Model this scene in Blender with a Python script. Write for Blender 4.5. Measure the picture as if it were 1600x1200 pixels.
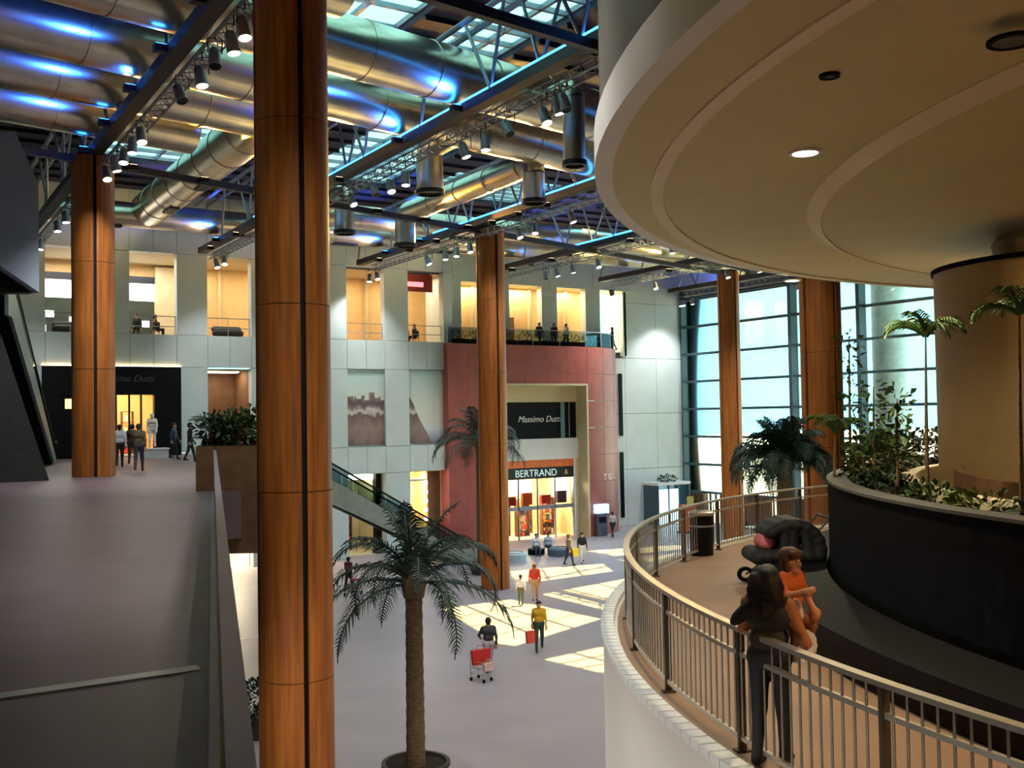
import bpy, bmesh, math, random
import numpy as np
from mathutils import Vector, Matrix
from math import sin, cos, pi, radians as RAD, atan2, hypot

for o in list(bpy.data.objects): bpy.data.objects.remove(o)
SC = bpy.context.scene
COL = SC.collection
random.seed(7)
EYE = Vector((0, 0, 8.2))
L1, L2, LT, SOF, TRUSS, DECK = 6.4, 12.8, 5.2, 11.35, 17.2, 20.6   # gallery, upper gallery, terrace, soffit, truss, roof
# ---------------------------------------------------------------- camera
HEAD, PITCH, ROLL = RAD(32), RAD(1.79), RAD(.95)
r0 = Vector((cos(HEAD), -sin(HEAD), 0))
fw = Vector((sin(HEAD)*cos(PITCH), cos(HEAD)*cos(PITCH), sin(PITCH)))
u0 = r0.cross(fw)
cu = u0*cos(ROLL) + r0*sin(ROLL)
cr = r0*cos(ROLL) - u0*sin(ROLL)
cam = bpy.data.cameras.new('camera'); cam.lens = 36; cam.sensor_width = 36; cam.clip_end = 800
camo = bpy.data.objects.new('camera', cam); COL.objects.link(camo)
camo.matrix_world = Matrix(((cr.x, cu.x, -fw.x, EYE.x), (cr.y, cu.y, -fw.y, EYE.y), (cr.z, cu.z, -fw.z, EYE.z), (0, 0, 0, 1)))
SC.camera = camo
def ray(px, py): return fw + cr*((px-800)/1600) + cu*((600-py)/1600)
def at_z(px, py, z): d = ray(px, py); return EYE + d*((z-EYE.z)/d.z)
def at_y(px, py, y): d = ray(px, py); return EYE + d*(y/d.y)
def at_x(px, py, x): d = ray(px, py); return EYE + d*(x/d.x)
# ---------------------------------------------------------------- world, sun, exposure
def srgb(r, g, b, a=1.0):
    f = lambda c: (c/255/12.92 if c/255 <= .04045 else ((c/255+.055)/1.055)**2.4)
    return (f(r), f(g), f(b), a)
W = bpy.data.worlds.new('sky'); SC.world = W; W.use_nodes = True
bg = W.node_tree.nodes['Background']; bg.inputs[0].default_value = (.27, .74, .9, 1); bg.inputs[1].default_value = 2.0
SUN_SHIFT = (7.0, 2.0)       # metres the sunlight travels sideways while falling from the roof to the floor
sl = bpy.data.lights.new('sun', 'SUN'); sl.energy = 17; sl.color = (1, .68, .2); sl.angle = RAD(.5)
so = bpy.data.objects.new('sun', sl); COL.objects.link(so); so.location = (60, 60, 90)
so.rotation_euler = Vector((-SUN_SHIFT[0], -SUN_SHIFT[1], -DECK)).to_track_quat('-Z', 'Y').to_euler()
vs = SC.view_settings
vs.view_transform = 'Standard'; vs.look = 'None'; vs.gamma = 1; vs.use_curve_mapping = False; vs.exposure = 0.88
SC.cycles.max_bounces = 7; SC.cycles.diffuse_bounces = 4; SC.cycles.glossy_bounces = 3; SC.cycles.transparent_max_bounces = 16
SC.cycles.sample_clamp_indirect = 4; SC.cycles.caustics_reflective = False; SC.cycles.caustics_refractive = False
def light(kind, name, loc, energy, color, target=None, size=.2, size_y=None, spot=None, blend=.5, portal=False):
    l = bpy.data.lights.new(name, kind); l.energy = energy; l.color = color
    if kind == 'AREA':
        l.size = size
        if size_y: l.shape = 'RECTANGLE'; l.size_y = size_y
        if portal: l.cycles.is_portal = True
    elif kind == 'SPOT': l.spot_size = RAD(spot or 60); l.spot_blend = blend; l.shadow_soft_size = size
    else: l.shadow_soft_size = size
    o = bpy.data.objects.new(name, l); COL.objects.link(o); o.location = loc
    if target is not None: o.rotation_euler = (Vector(target)-Vector(loc)).to_track_quat('-Z', 'Y').to_euler()
    return o
# daylight portals in the glazed wall (they only guide the sampling of the sky)
light('AREA', 'window_portal', (53.75, 45.9, 9.6), 0, (1, 1, 1), (40, 45.9, 9.6), size=28, size_y=14.6, portal=True)
# ---------------------------------------------------------------- helpers
def smat(name, col, rough=.6, metal=0, var=.12, scale=3.0, stretch=(1, 1, 1), bump=0.0, emit=None, es=0, col2=None, spec=.5, coat=0):
    m = bpy.data.materials.new(name); m.use_nodes = True; nt = m.node_tree; N = nt.nodes; L = nt.links
    b = N['Principled BSDF']; b.inputs['Roughness'].default_value = rough; b.inputs['Metallic'].default_value = metal
    b.inputs['Specular IOR Level'].default_value = spec
    if coat: b.inputs['Coat Weight'].default_value = coat; b.inputs['Coat Roughness'].default_value = .2
    tc = N.new('ShaderNodeTexCoord'); mp = N.new('ShaderNodeMapping'); mp.inputs['Scale'].default_value = stretch
    L.new(tc.outputs['Object'], mp.inputs[0])
    nz = N.new('ShaderNodeTexNoise'); nz.inputs['Scale'].default_value = scale; nz.inputs['Detail'].default_value = 5
    L.new(mp.outputs[0], nz.inputs['Vector'])
    rp = N.new('ShaderNodeValToRGB'); c = Vector(col[:3])
    c2 = Vector(col2[:3]) if col2 else c*(1+var)
    rp.color_ramp.elements[0].position = .3; rp.color_ramp.elements[1].position = .7
    rp.color_ramp.elements[0].color = (*(c*(1-var)), 1); rp.color_ramp.elements[1].color = (*c2, 1)
    L.new(nz.outputs['Fac'], rp.inputs[0]); L.new(rp.outputs[0], b.inputs['Base Color'])
    if bump:
        bp = N.new('ShaderNodeBump'); bp.inputs['Strength'].default_value = bump; bp.inputs['Distance'].default_value = .02
        L.new(nz.outputs['Fac'], bp.inputs['Height']); L.new(bp.outputs[0], b.inputs['Normal'])
    if emit:
        b.inputs['Emission Color'].default_value = emit; b.inputs['Emission Strength'].default_value = es
    return m
def glass(name, tint, gloss=.08, rough=.02):
    m = bpy.data.materials.new(name); m.use_nodes = True; nt = m.node_tree; N = nt.nodes; L = nt.links
    N.remove(N['Principled BSDF']); out = N['Material Output']
    t = N.new('ShaderNodeBsdfTransparent'); t.inputs[0].default_value = tint
    g = N.new('ShaderNodeBsdfGlossy'); g.inputs['Roughness'].default_value = rough
    fr = N.new('ShaderNodeFresnel'); fr.inputs[0].default_value = 1.35
    mx = N.new('ShaderNodeMixShader'); L.new(fr.outputs[0], mx.inputs[0]); L.new(t.outputs[0], mx.inputs[1]); L.new(g.outputs[0], mx.inputs[2])
    L.new(mx.outputs[0], out.inputs[0]); return m
M = {}
def mk(k, *a, **kw): M[k] = smat(k, *a, **kw); return M[k]
mk('facade', srgb(214, 222, 218), .55, var=.05, scale=.8)
mk('joint', srgb(90, 96, 98), .8)
mk('red', srgb(164, 78, 68), .45, var=.14, scale=1.2, spec=.6)
mk('wood', srgb(160, 88, 32), .5, var=.3, scale=2.2, stretch=(5, 5, .25), bump=.08, col2=srgb(186, 110, 42), spec=.35)
mk('wood_seam', srgb(14, 11, 9), .9)
mk('floor', srgb(158, 149, 154), .38, var=.07, scale=.5, spec=.4)
mk('gallery_floor', srgb(118, 100, 103), .42, var=.12, scale=1.1, spec=.4)
mk('terrace_floor', srgb(152, 120, 98), .5, var=.1, scale=1.0)
mk('strip', srgb(215, 220, 220), .35)
mk('white', srgb(226, 222, 214), .6, var=.03, scale=.7)
mk('soffit', srgb(220, 206, 152), .75, var=.03, scale=.9)
mk('soffit_strip', srgb(240, 224, 190), .7, var=.02)
mk('drum', srgb(178, 152, 108), .55, var=.2, scale=.5, bump=.05)
mk('dark_wall', srgb(24, 25, 31), .9, var=.25, scale=6, spec=.06)
mk('black', srgb(12, 12, 14), .45, var=.2, spec=.2)
mk('steel', srgb(150, 152, 160), .45, metal=.3, var=.1)
mk('dark_steel', srgb(46, 46, 54), .5, metal=.3, var=.15)
mk('duct', srgb(204, 194, 170), .28, metal=1.0, var=.12, scale=1.4)
mk('rail', srgb(200, 194, 182), .34, metal=.6, var=.06)
mk('deck', srgb(62, 54, 76), .7, var=.15, scale=2)
mk('frame', srgb(70, 96, 104), .5, metal=.2, var=.08)
mk('warm_wall', srgb(238, 200, 142), .7, var=.05)
mk('cream', srgb(214, 200, 160), .7, var=.05)
mk('brown', srgb(118, 84, 54), .7, var=.2, scale=2)
mk('planter', srgb(128, 98, 66), .75, var=.2, scale=3)
mk('soil', srgb(40, 30, 22), .95, var=.3, scale=12)
mk('leaf', srgb(40, 74, 38), .5, var=.4, scale=5, col2=srgb(84, 112, 48))
mk('leaf_dark', srgb(22, 40, 30), .5, var=.4, scale=5, col2=srgb(38, 62, 42))
mk('leaf_lime', srgb(92, 104, 40), .5, var=.3, scale=5)
mk('bark', srgb(116, 94, 66), .9, var=.35, scale=9, stretch=(1, 1, 3), bump=.6)
mk('pot', srgb(70, 62, 56), .6, var=.2)
mk('panel_blue', srgb(160, 172, 186), .5, var=.06)
mk('paint_white', srgb(236, 236, 232), .5, var=.02)
M['glass'] = glass('glass', (.93, .98, .99, 1)); M['sky_glass'] = glass('sky_glass', (.9, .97, 1, 1))
M['rail_glass'] = glass('rail_glass', (.62, .72, .72, 1)); M['shop_glass'] = glass('shop_glass', (.9, .93, .93, 1))
def emis(k, col, s): return mk(k, col, .5, var=0, emit=col, es=s)
emis('lamp_white', (1, .93, .8, 1), 9); emis('lamp_warm', (1, .72, .36, 1), 3.5); emis('lamp_blue', (.02, .22, 1, 1), 14)
emis('tube_blue', (.03, .26, 1, 1), 4.5); emis('lightbox', (1, .98, .92, 1), 1.6); emis('gold_glow', (1, .66, .2, 1), 1.5)
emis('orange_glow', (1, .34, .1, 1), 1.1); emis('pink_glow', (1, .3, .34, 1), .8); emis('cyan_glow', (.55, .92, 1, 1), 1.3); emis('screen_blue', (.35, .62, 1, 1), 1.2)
def colmat(rgb, rough=.7):
    k = 'paint_%d_%d_%d' % rgb
    if k not in M: mk(k, srgb(*rgb), rough, var=.12, scale=8)
    return M[k]

ORD = ['first', 'second', 'third', 'fourth', 'fifth', 'sixth', 'seventh', 'eighth', 'ninth', 'tenth', 'eleventh', 'twelfth', 'thirteenth', 'fourteenth', 'fifteenth', 'sixteenth', 'seventeenth', 'eighteenth', 'nineteenth', 'twentieth']
class MB:
    def __init__(s): s.v = []; s.f = []; s.mi = []; s.cur = 0
    def add(s, vs, fs):
        n = len(s.v); s.v += [tuple(v) for v in vs]; s.f += [tuple(i+n for i in f) for f in fs]; s.mi += [s.cur]*len(fs); return s
    def box(s, x0, x1, y0, y1, z0, z1):
        return s.add([(x0,y0,z0),(x1,y0,z0),(x1,y1,z0),(x0,y1,z0),(x0,y0,z1),(x1,y0,z1),(x1,y1,z1),(x0,y1,z1)],
              [(3,2,1,0),(4,5,6,7),(0,1,5,4),(1,2,6,5),(2,3,7,6),(3,0,4,7)])
    def prism(s, poly, z0, z1):
        n = len(poly)
        return s.add([(x,y,z0) for x,y in poly]+[(x,y,z1) for x,y in poly],
              [tuple(range(n-1,-1,-1)), tuple(range(n,2*n))]+[(i,(i+1)%n,n+(i+1)%n,n+i) for i in range(n)])
    def extr(s, pts, vec):
        n = len(pts); vec = Vector(vec); P = [Vector(p) for p in pts]
        return s.add(P+[p+vec for p in P], [tuple(range(n-1,-1,-1)), tuple(range(n,2*n))]+[(i,(i+1)%n,n+(i+1)%n,n+i) for i in range(n)])
    def tube(s, pts, r, n=8, cap=True):
        pts = [Vector(p) for p in pts]; rs = r if isinstance(r, (list, tuple)) else [r]*len(pts)
        vs = []; prev = None
        for i, p in enumerate(pts):
            t = (pts[min(i+1, len(pts)-1)]-pts[max(i-1, 0)]).normalized()
            if prev is None:
                a = t.orthogonal().normalized() if abs(t.z) < .99 else Vector((1, 0, 0))
                if abs(t.z) < .99: a = t.cross(Vector((0, 0, 1))).normalized()
            else: a = (prev - t*prev.dot(t)).normalized()
            prev = a; b = t.cross(a)
            vs += [p + (a*cos(2*pi*k/n) + b*sin(2*pi*k/n))*rs[i] for k in range(n)]
        fs = [(i*n+k, i*n+(k+1)%n, (i+1)*n+(k+1)%n, (i+1)*n+k) for i in range(len(pts)-1) for k in range(n)]
        if cap: fs += [tuple(range(n-1, -1, -1)), tuple(range((len(pts)-1)*n, len(pts)*n))]
        return s.add(vs, fs)
    def bar(s, a, b, w, h=None):      # rectangular bar between two points
        a, b = Vector(a), Vector(b); h = h or w; t = (b-a).normalized()
        x = t.cross(Vector((0, 0, 1))); x = x.normalized() if x.length > 1e-4 else Vector((1, 0, 0)); y = x.cross(t)
        q = [(-1,-1),(1,-1),(1,1),(-1,1)]
        return s.add([p + x*(i*w/2) + y*(j*h/2) for p in (a, b) for i, j in q], [(0,1,2,3),(7,6,5,4)]+[(i,4+i,4+(i+1)%4,(i+1)%4) for i in range(4)])
    def lathe(s, prof, n=24, c=(0, 0, 0), a0=0, a1=2*pi, close=True):
        full = abs(a1-a0-2*pi) < 1e-6; m = n if full else n+1; k = len(prof)
        vs = [(c[0]+r*cos(a0+(a1-a0)*i/n), c[1]+r*sin(a0+(a1-a0)*i/n), c[2]+z) for i in range(m) for r, z in prof]
        kk = k if close else k-1
        fs = [(i*k+j, ((i+1)%m)*k+j, ((i+1)%m)*k+(j+1)%k, i*k+(j+1)%k) for i in range(n) for j in range(kk)]
        if not full and close: fs += [tuple(range(k-1, -1, -1)), tuple(range(n*k, n*k+k))]
        return s.add(vs, fs)
    def mesh(s, name, mats, smooth=False):
        me = bpy.data.meshes.new(name); me.from_pydata(s.v, [], s.f)
        for m in (mats if isinstance(mats, (list, tuple)) else [mats]): me.materials.append(m if not isinstance(m, str) else M[m])
        me.polygons.foreach_set('material_index', s.mi)
        bm = bmesh.new(); bm.from_mesh(me); bmesh.ops.recalc_face_normals(bm, faces=bm.faces)
        if smooth:
            for e in bm.edges: e.smooth = e.calc_face_angle(0) < RAD(38)
        bm.to_mesh(me); bm.free()
        if smooth: me.polygons.foreach_set('use_smooth', [True]*len(me.polygons))
        me.update(); return me
    def build(s, name, mats, parent=None, smooth=False, loc=None): return link(name, s.mesh(name, mats, smooth), parent, loc)
def link(name, data, parent=None, loc=None, rz=0):
    o = bpy.data.objects.new(name, data); COL.objects.link(o)
    if parent is not None: o.parent = parent
    if loc is not None: o.location = loc
    if rz: o.rotation_euler = (0, 0, rz)
    return o
def empty(name, loc=(0, 0, 0), rz=0): return link(name, None, None, loc, rz)
def tag(o, label, cat, group=None, kind=None):
    o['label'] = label; o['category'] = cat
    if group: o['group'] = group
    if kind: o['kind'] = kind
    return o
def struct(o, label=None, cat=None):
    o['kind'] = 'structure'
    if label: o['label'] = label
    if cat: o['category'] = cat
    return o
def text(name, body, size, loc, rot, mat, parent=None, shear=0, ext=.01):
    c = bpy.data.curves.new(name, 'FONT'); c.body = body; c.size = size; c.extrude = ext; c.align_x = 'CENTER'; c.align_y = 'CENTER'; c.shear = shear
    c.materials.append(M[mat]); o = bpy.data.objects.new(name, c); COL.objects.link(o); o.location = loc; o.rotation_euler = rot
    dg = bpy.context.evaluated_depsgraph_get(); me = bpy.data.meshes.new_from_object(o.evaluated_get(dg)); bpy.data.objects.remove(o)
    o = bpy.data.objects.new(name, me); COL.objects.link(o); o.location = loc; o.rotation_euler = rot
    if parent is not None: o.parent = parent
    return o
# ---- soft bodies: blended tapered capsules turned into one continuous skin
def blob(prims, h, k=.05):
    A = np.array([p[0] for p in prims]); B = np.array([p[1] for p in prims]); ra = np.array([p[2] for p in prims]); rb = np.array([p[3] for p in prims])
    R = np.maximum(ra, rb).max()
    lo = np.minimum(A, B).min(0)-R-2*h; hi = np.maximum(A, B).max(0)+R+2*h
    n = np.ceil((hi-lo)/h).astype(int)+1
    g = [lo[i]+h*np.arange(n[i]) for i in range(3)]
    P = np.stack(np.meshgrid(*g, indexing='ij'), -1).reshape(-1, 3)
    def dist(P):
        D = np.empty((len(prims), len(P)), np.float32)
        for i in range(len(prims)):
            ab = B[i]-A[i]; l = ab.dot(ab)+1e-9; t = np.clip((P-A[i]).dot(ab)/l, 0, 1)
            D[i] = np.linalg.norm(P-(A[i]+t[:, None]*ab), axis=1)-(ra[i]+t*(rb[i]-ra[i]))
        return D
    D = dist(P); mn = D.min(0)
    F = (mn-k*np.log(np.exp(-np.minimum((D-mn)/k, 40)).sum(0))*.35).reshape(n)
    S = F < 0; nx, ny, nz = n
    c = [(i, j, l) for i in (0, 1) for j in (0, 1) for l in (0, 1)]
    cut = lambda a, q: a[q[0]:nx-1+q[0], q[1]:ny-1+q[1], q[2]:nz-1+q[2]]
    acc = np.zeros((nx-1, ny-1, nz-1, 3)); cnt = np.zeros((nx-1, ny-1, nz-1))
    for a in c:
        for b in c:
            if sum(b)-sum(a) == 1 and all(b[i] >= a[i] for i in range(3)):
                fa, fb = cut(F, a), cut(F, b); m = (fa < 0) != (fb < 0)
                t = np.where(m, fa/np.where(m, fa-fb, 1), 0)
                for i in range(3): acc[..., i] += np.where(m, a[i]+t*(b[i]-a[i]), 0)
                cnt += m
    mask = cnt > 0; idx = -np.ones(mask.shape, int); idx[mask] = np.arange(mask.sum())
    I = np.argwhere(mask); V = lo + h*(I + acc[mask]/cnt[mask][:, None])
    faces = []
    for ax in range(3):
        o1, o2 = [(1, 2), (2, 0), (0, 1)][ax]
        sl0 = [slice(None)]*3; sl1 = [slice(None)]*3; sl0[ax] = slice(0, -1); sl1[ax] = slice(1, None)
        d = S[tuple(sl0)] != S[tuple(sl1)]
        Q = np.argwhere(d); Q = Q[(Q[:, o1] > 0) & (Q[:, o2] > 0) & (Q[:, o1] < n[o1]-1) & (Q[:, o2] < n[o2]-1)]
        e1 = np.zeros(3, int); e1[o1] = 1; e2 = np.zeros(3, int); e2[o2] = 1
        q = np.stack([idx[tuple((Q-e1-e2).T)], idx[tuple((Q-e2).T)], idx[tuple(Q.T)], idx[tuple((Q-e1).T)]], 1)
        flip = ~S[tuple(sl0)][tuple(Q.T)]; q[flip] = q[flip][:, ::-1]; faces.append(q)
    Fc = np.concatenate(faces); cen = V[Fc].mean(1)
    tags = dist(cen).argmin(0)
    return V, Fc, tags
def blob_obj(name, prims, mats, h, parent=None, k=.05, loc=None):
    keys = list(mats); V, Fc, tg = blob([p[:4] for p in prims], h, k)
    me = bpy.data.meshes.new(name); me.from_pydata(V.tolist(), [], Fc.tolist())
    for kx in keys: me.materials.append(mats[kx])
    me.polygons.foreach_set('material_index', [keys.index(prims[t][4]) for t in tg]); me.polygons.foreach_set('use_smooth', [True]*len(Fc)); me.update()
    return link(name, me, parent, loc)
# ================================================================ STRUCTURE
XW = 53.4                      # glazed wall
DC = (22.3, 1.5)               # centre of the round terrace drum
FY = 56.5                      # shop facade
def S(name, mb, mat, label, cat, smooth=False): return struct(mb.build(name, mat, None, smooth), label, cat)
S('floor', MB().box(-6, 60, -18, 66, -.4, 0), 'floor', 'pale lavender grey polished atrium floor', 'floor')
S('ground', MB().box(-260, 400, -260, 300, -1.2, -.6), mk('ground', srgb(205, 214, 214), .9), 'pale paved ground outside the glazed wall', 'ground')
S('floor_gallery', MB().prism([(-5,-16),(-4.42,-16),(7.3,25.85),(9.6,26.4),(18,46),(18,49.6),(17.7,49.6),(17.7,52.4),(18,52.4),(18,FY),(-5,FY)], L1-1.2, L1),
  ['gallery_floor'], 'brownish grey gallery walkway floor beside the railing', 'floor')
fs = S('trim_1', MB().box(-2, 2.02, 7.52, 7.67, L1, L1+.012), 'strip', 'pale metal joint strip across the gallery floor', 'floor strip')
S('trim_2', MB().box(9.5, 14.5, 38.2, 38.32, 0, .006), 'strip', 'white joint strip across the atrium floor by the big column', 'floor strip')
S('wall_left', MB().box(-5.6, -5, -16, 66, 0, DECK), 'facade', 'pale painted side wall beyond the gallery', 'wall')
S('wall_rear', MB().box(-5.6, 60, -16.6, -16, 0, DECK), 'facade', 'pale painted wall behind the viewer', 'wall')
# ---- roof deck with skylight openings
patches = [[(20.8,39.2),(24.4,39.3),(25.0,33.3),(19.0,31.0)], [(25.9,39.5),(32,40.7),(31.2,34.6),(26,33.6)], [(19.2,29.0),(23.4,29.6),(23.6,25.0),(19.8,25.6)],
           [(28.8,46.6),(34.3,45.5),(33,42.9),(26.5,42.4)], [(36,50.6),(42.6,49),(42,44),(35.6,44.4)]]
clear = [[(x+SUN_SHIFT[0], y+SUN_SHIFT[1]) for x, y in p] for p in patches]
frost = [[(8.2,41.5),(13.2,41.5),(13.2,50.5),(8.2,50.5)], [(9.6,22),(14.4,22),(14.4,33),(9.6,33)], [(15.7,24),(18.6,24),(18.6,31.5),(15.7,31.5)],
         [(18.2,39.5),(23.3,39.5),(23.3,50),(18.2,50)], [(25.2,45),(32.2,45),(32.2,51),(25.2,51)]]
def deck_mesh():
    bm = bmesh.new(); es = []
    for loop in [[(-5.6,-16.6),(60,-16.6),(60,66),(-5.6,66)]] + clear + frost:
        vs_ = [bm.verts.new((x, y, DECK)) for x, y in loop]
        es += [bm.edges.new((vs_[i], vs_[(i+1) % len(vs_)])) for i in range(len(vs_))]
    bmesh.ops.triangle_fill(bm, edges=es, use_beauty=True)
    r = bmesh.ops.extrude_face_region(bm, geom=bm.faces[:])
    bmesh.ops.translate(bm, verts=[g for g in r['geom'] if isinstance(g, bmesh.types.BMVert)], vec=(0, 0, .35))
    bmesh.ops.recalc_face_normals(bm, faces=bm.faces)
    me = bpy.data.meshes.new('ceiling'); bm.to_mesh(me); bm.free(); me.materials.append(M['deck']); return me
ceil = struct(link('ceiling', deck_mesh()), 'dark purple ribbed roof deck over the atrium', 'ceiling')
def inside(p, poly):
    c = False
    for i in range(len(poly)):
        (x1, y1), (x2, y2) = poly[i], poly[i-1]
        if (y1 > p[1]) != (y2 > p[1]) and p[0] < (x2-x1)*(p[1]-y1)/(y2-y1)+x1: c = not c
    return c
for i in range(34):                       # ribs of the deck, cut at the skylights
    y = 7 + i*1.6; run = None; segs = []
    for j in range(0, 560):
        x = -4.8 + j*.105; hole = any(inside((x, y+o), q) for q in clear+frost for o in (-.15, .15)) or x > 53
        if not hole and run is None: run = x
        if hole and run is not None: segs.append((run, x-.1)); run = None
    if run is not None: segs.append((run, 53))
    mb = MB()
    for a, b in segs:
        if b-a > .3: mb.box(a, b, y-.06, y+.06, DECK-.16, DECK)
    mb.build('purlin', 'dark_steel', ceil)
m = bpy.data.materials.new('frosted'); m.use_nodes = True; N_ = m.node_tree.nodes; N_.remove(N_['Principled BSDF'])
t_ = N_.new('ShaderNodeBsdfTranslucent'); t_.inputs[0].default_value = (.27, .45, .6, 1); m.node_tree.links.new(t_.outputs[0], N_['Material Output'].inputs[0]); M['frosted'] = m
lerp = lambda a, b, t: (a[0]+(b[0]-a[0])*t, a[1]+(b[1]-a[1])*t)
sky_lab = ['above the pillar foot by the red drum', 'over the middle of the atrium', 'above the front palm', 'near the glazed wall', 'in the far corner of the roof']
def skylight(q, mat, label, nx, ny):
    e = tag(empty('skylight', (q[0][0], q[0][1], DECK)), label, 'skylight', 'roof skylights'); o = Vector((q[0][0], q[0][1], DECK))
    def P(u, v, z): a = lerp(lerp(q[0], q[1], u), lerp(q[3], q[2], u), v); return Vector((a[0], a[1], DECK+z))-o
    for i in range(nx+1): MB().bar(P(i/nx, 0, .3), P(i/nx, 1, .3), .12, .2).build('glazing_bar', 'steel', e)
    for j in range(ny+1): MB().bar(P(0, j/ny, .3), P(1, j/ny, .3), .12, .2).build('glazing_bar', 'steel', e)
    for i in range(nx):
        for j in range(ny):
            c = [P((i+a)/nx, (j+b)/ny, .36) for a, b in ((.03,.03),(.97,.03),(.97,.97),(.03,.97))]
            MB().extr(c, (0, 0, .02)).build('pane', mat, e)
for q, l in zip(clear, ['clear gridded skylight beyond the second truss, over the middle of the atrium', 'clear gridded skylight right of the middle column top', 'clear gridded skylight hidden partly behind the round soffit',
                        'clear gridded skylight towards the red drum', 'clear gridded skylight towards the glazed wall']): skylight(q, 'sky_glass', l, 3, 4)
for q, l in zip(frost, ['pale skylight behind the left column beside the wide duct', 'pale skylight at the top edge above the twin ducts', 'narrow pale skylight at the top centre beside a truss',
                        'pale skylight behind the hanging duct outlets', 'pale skylight left of the middle column top']): skylight(q, 'frosted', l, 3, 7)
for q in clear:
    xs = [p[0] for p in q]; ys = [p[1] for p in q]; cx, cy = sum(xs)/4, sum(ys)/4
    light('AREA', 'skylight_portal', (cx, cy, DECK+.6), 0, (1, 1, 1), (cx, cy, 0), size=max(xs)-min(xs)+.6, size_y=max(ys)-min(ys)+.6, portal=True)
# ---- facade made of cladding panels
wb = struct(empty('wall_back', (0, 0, 0)), 'pale grey panelled shop facade with square openings', 'wall')
BAY = [8.65, 12.75, 16.85, 20.95, 25.05, 29.1]; HW = 1.22
cols = [(-5, BAY[0]-HW, None)]
for i, b in enumerate(BAY):
    cols.append((b-HW, b+HW, i)); cols.append((b+HW, BAY[i+1]-HW if i < 5 else 30.9, None if not i == 0 else 'p0'))
rows = [(0, 4.9, 'L0'), (4.9, 6.5, None), (6.5, 11.15, 'L1'), (11.15, 12.9, None), (12.9, 17.3, 'L2'), (17.3, DECK, None)]
for x0, x1, c in cols:
    for z0, z1, r in rows:
        if r == 'L0' and c in (2, 3, 4, 5): continue
        if r == 'L1' and c in (0, 1, 2, 3, 'p0'): continue
        if r == 'L1' and c in (4, 5): MB().box(x0, x1, FY+.25, FY+.6, z0, z1).build('panel', 'facade', wb); continue
        if r == 'L2' and isinstance(c, int): continue
        w = x1-x0; k = 2 if w > 2 and r is None else 1
        for j in range(k):
            MB().box(x0+w*j/k+.012, x0+w*(j+1)/k-.012, FY, FY+.6, z0+.012, z1-.012).build('panel', 'facade', wb)
MB().box(-5, BAY[0]-HW, FY+.5, FY+.6, 0, DECK).build('backing', 'joint', wb)
MB().box(18.1, 30.9, FY+.52, FY+.62, 4.9, 6.5).build('backing', 'joint', wb); MB().box(18.1, 30.9, FY+.52, FY+.62, 17.2, DECK).build('backing', 'joint', wb)
# ---- upper gallery: rooms behind the facade
cor = struct(empty('wall_corridor', (0, 0, 0)), 'warm lit back wall of the upper gallery corridor', 'wall')
MB().box(-5, 46, 61.6, 62, L2, 17.4).build('backing', 'warm_wall', cor)
for k, x in enumerate((17.6, 24.4, 27.2, 35.2, 39.9, 43.0)): MB().box(x, x+.16, 61.3, 61.6, L2, 17.3).build('pilaster', 'cream', cor)
for k, x in enumerate((20.2, 28.9, 37.6)): MB().box(x, x+1.1, 61.52, 61.62, L2, 15.2).build('doorway', 'brown', cor)
struct(MB().box(-5, 31.5, FY+.05, 62, L2-.5, L2).build('floor_corridor', 'terrace_floor'), 'corridor floor behind the upper openings', 'floor')
struct(MB().box(-5, 30.9, FY+.6, 62, 17.31, 17.5).build('ceiling_corridor', 'cream'), 'corridor ceiling behind the upper openings', 'ceiling')
struct(MB().box(31, 47.6, 60.3, 62, 17.31, 17.5).build('ceiling_corridor', 'cream'), 'corridor ceiling behind the set back openings', 'ceiling')
# facade set back above the red drum
ws = struct(empty('wall_setback', (0, 0, 0)), 'pale pillared upper wall set back above the red drum', 'wall')
MB().box(30.9, 31.3, FY+.6, 60, L2, DECK).build('panel', 'facade', ws)
PIL = [32.8, 36.6, 40.6, 44.4, 48.2]
for x in PIL[:-1]: MB().box(x-.65, x+.65, 59.8, 60.4, L2, 17.3).build('pillar', 'facade', ws)
for a, b in zip([31.3]+PIL[:-1], PIL): MB().box(a+.012, b-.012, 59.8, 60.4, 17.3, DECK).build('panel', 'facade', ws)
gw = struct(empty('wall_end', (0, 0, 0)), 'pale grey panelled end wall beside the glazing', 'wall')
for i, (a, b) in enumerate(((45.2, 47.4), (47.4, 50.4), (50.4, XW+.3))):
    for j in range(5):
        if i == 0 and j > 2: continue
        MB().box(a+.012, b-.012, 60, 60.5, j*4.12+.012, j*4.12+4.1).build('panel', 'facade', gw)
MB().box(47.3, 47.6, 60, 62, L2-.3, DECK).build('return_panel', 'facade', gw)
MB().box(45, 54, 60.42, 60.6, 0, L2).build('backing', 'joint', gw)
for z0, z1 in ((6.6, 11.2), (.6, 5.4)): MB().box(46.75, 47.05, 59.9, 60.02, z0, z1).build('slot_window', 'black', gw)
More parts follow.
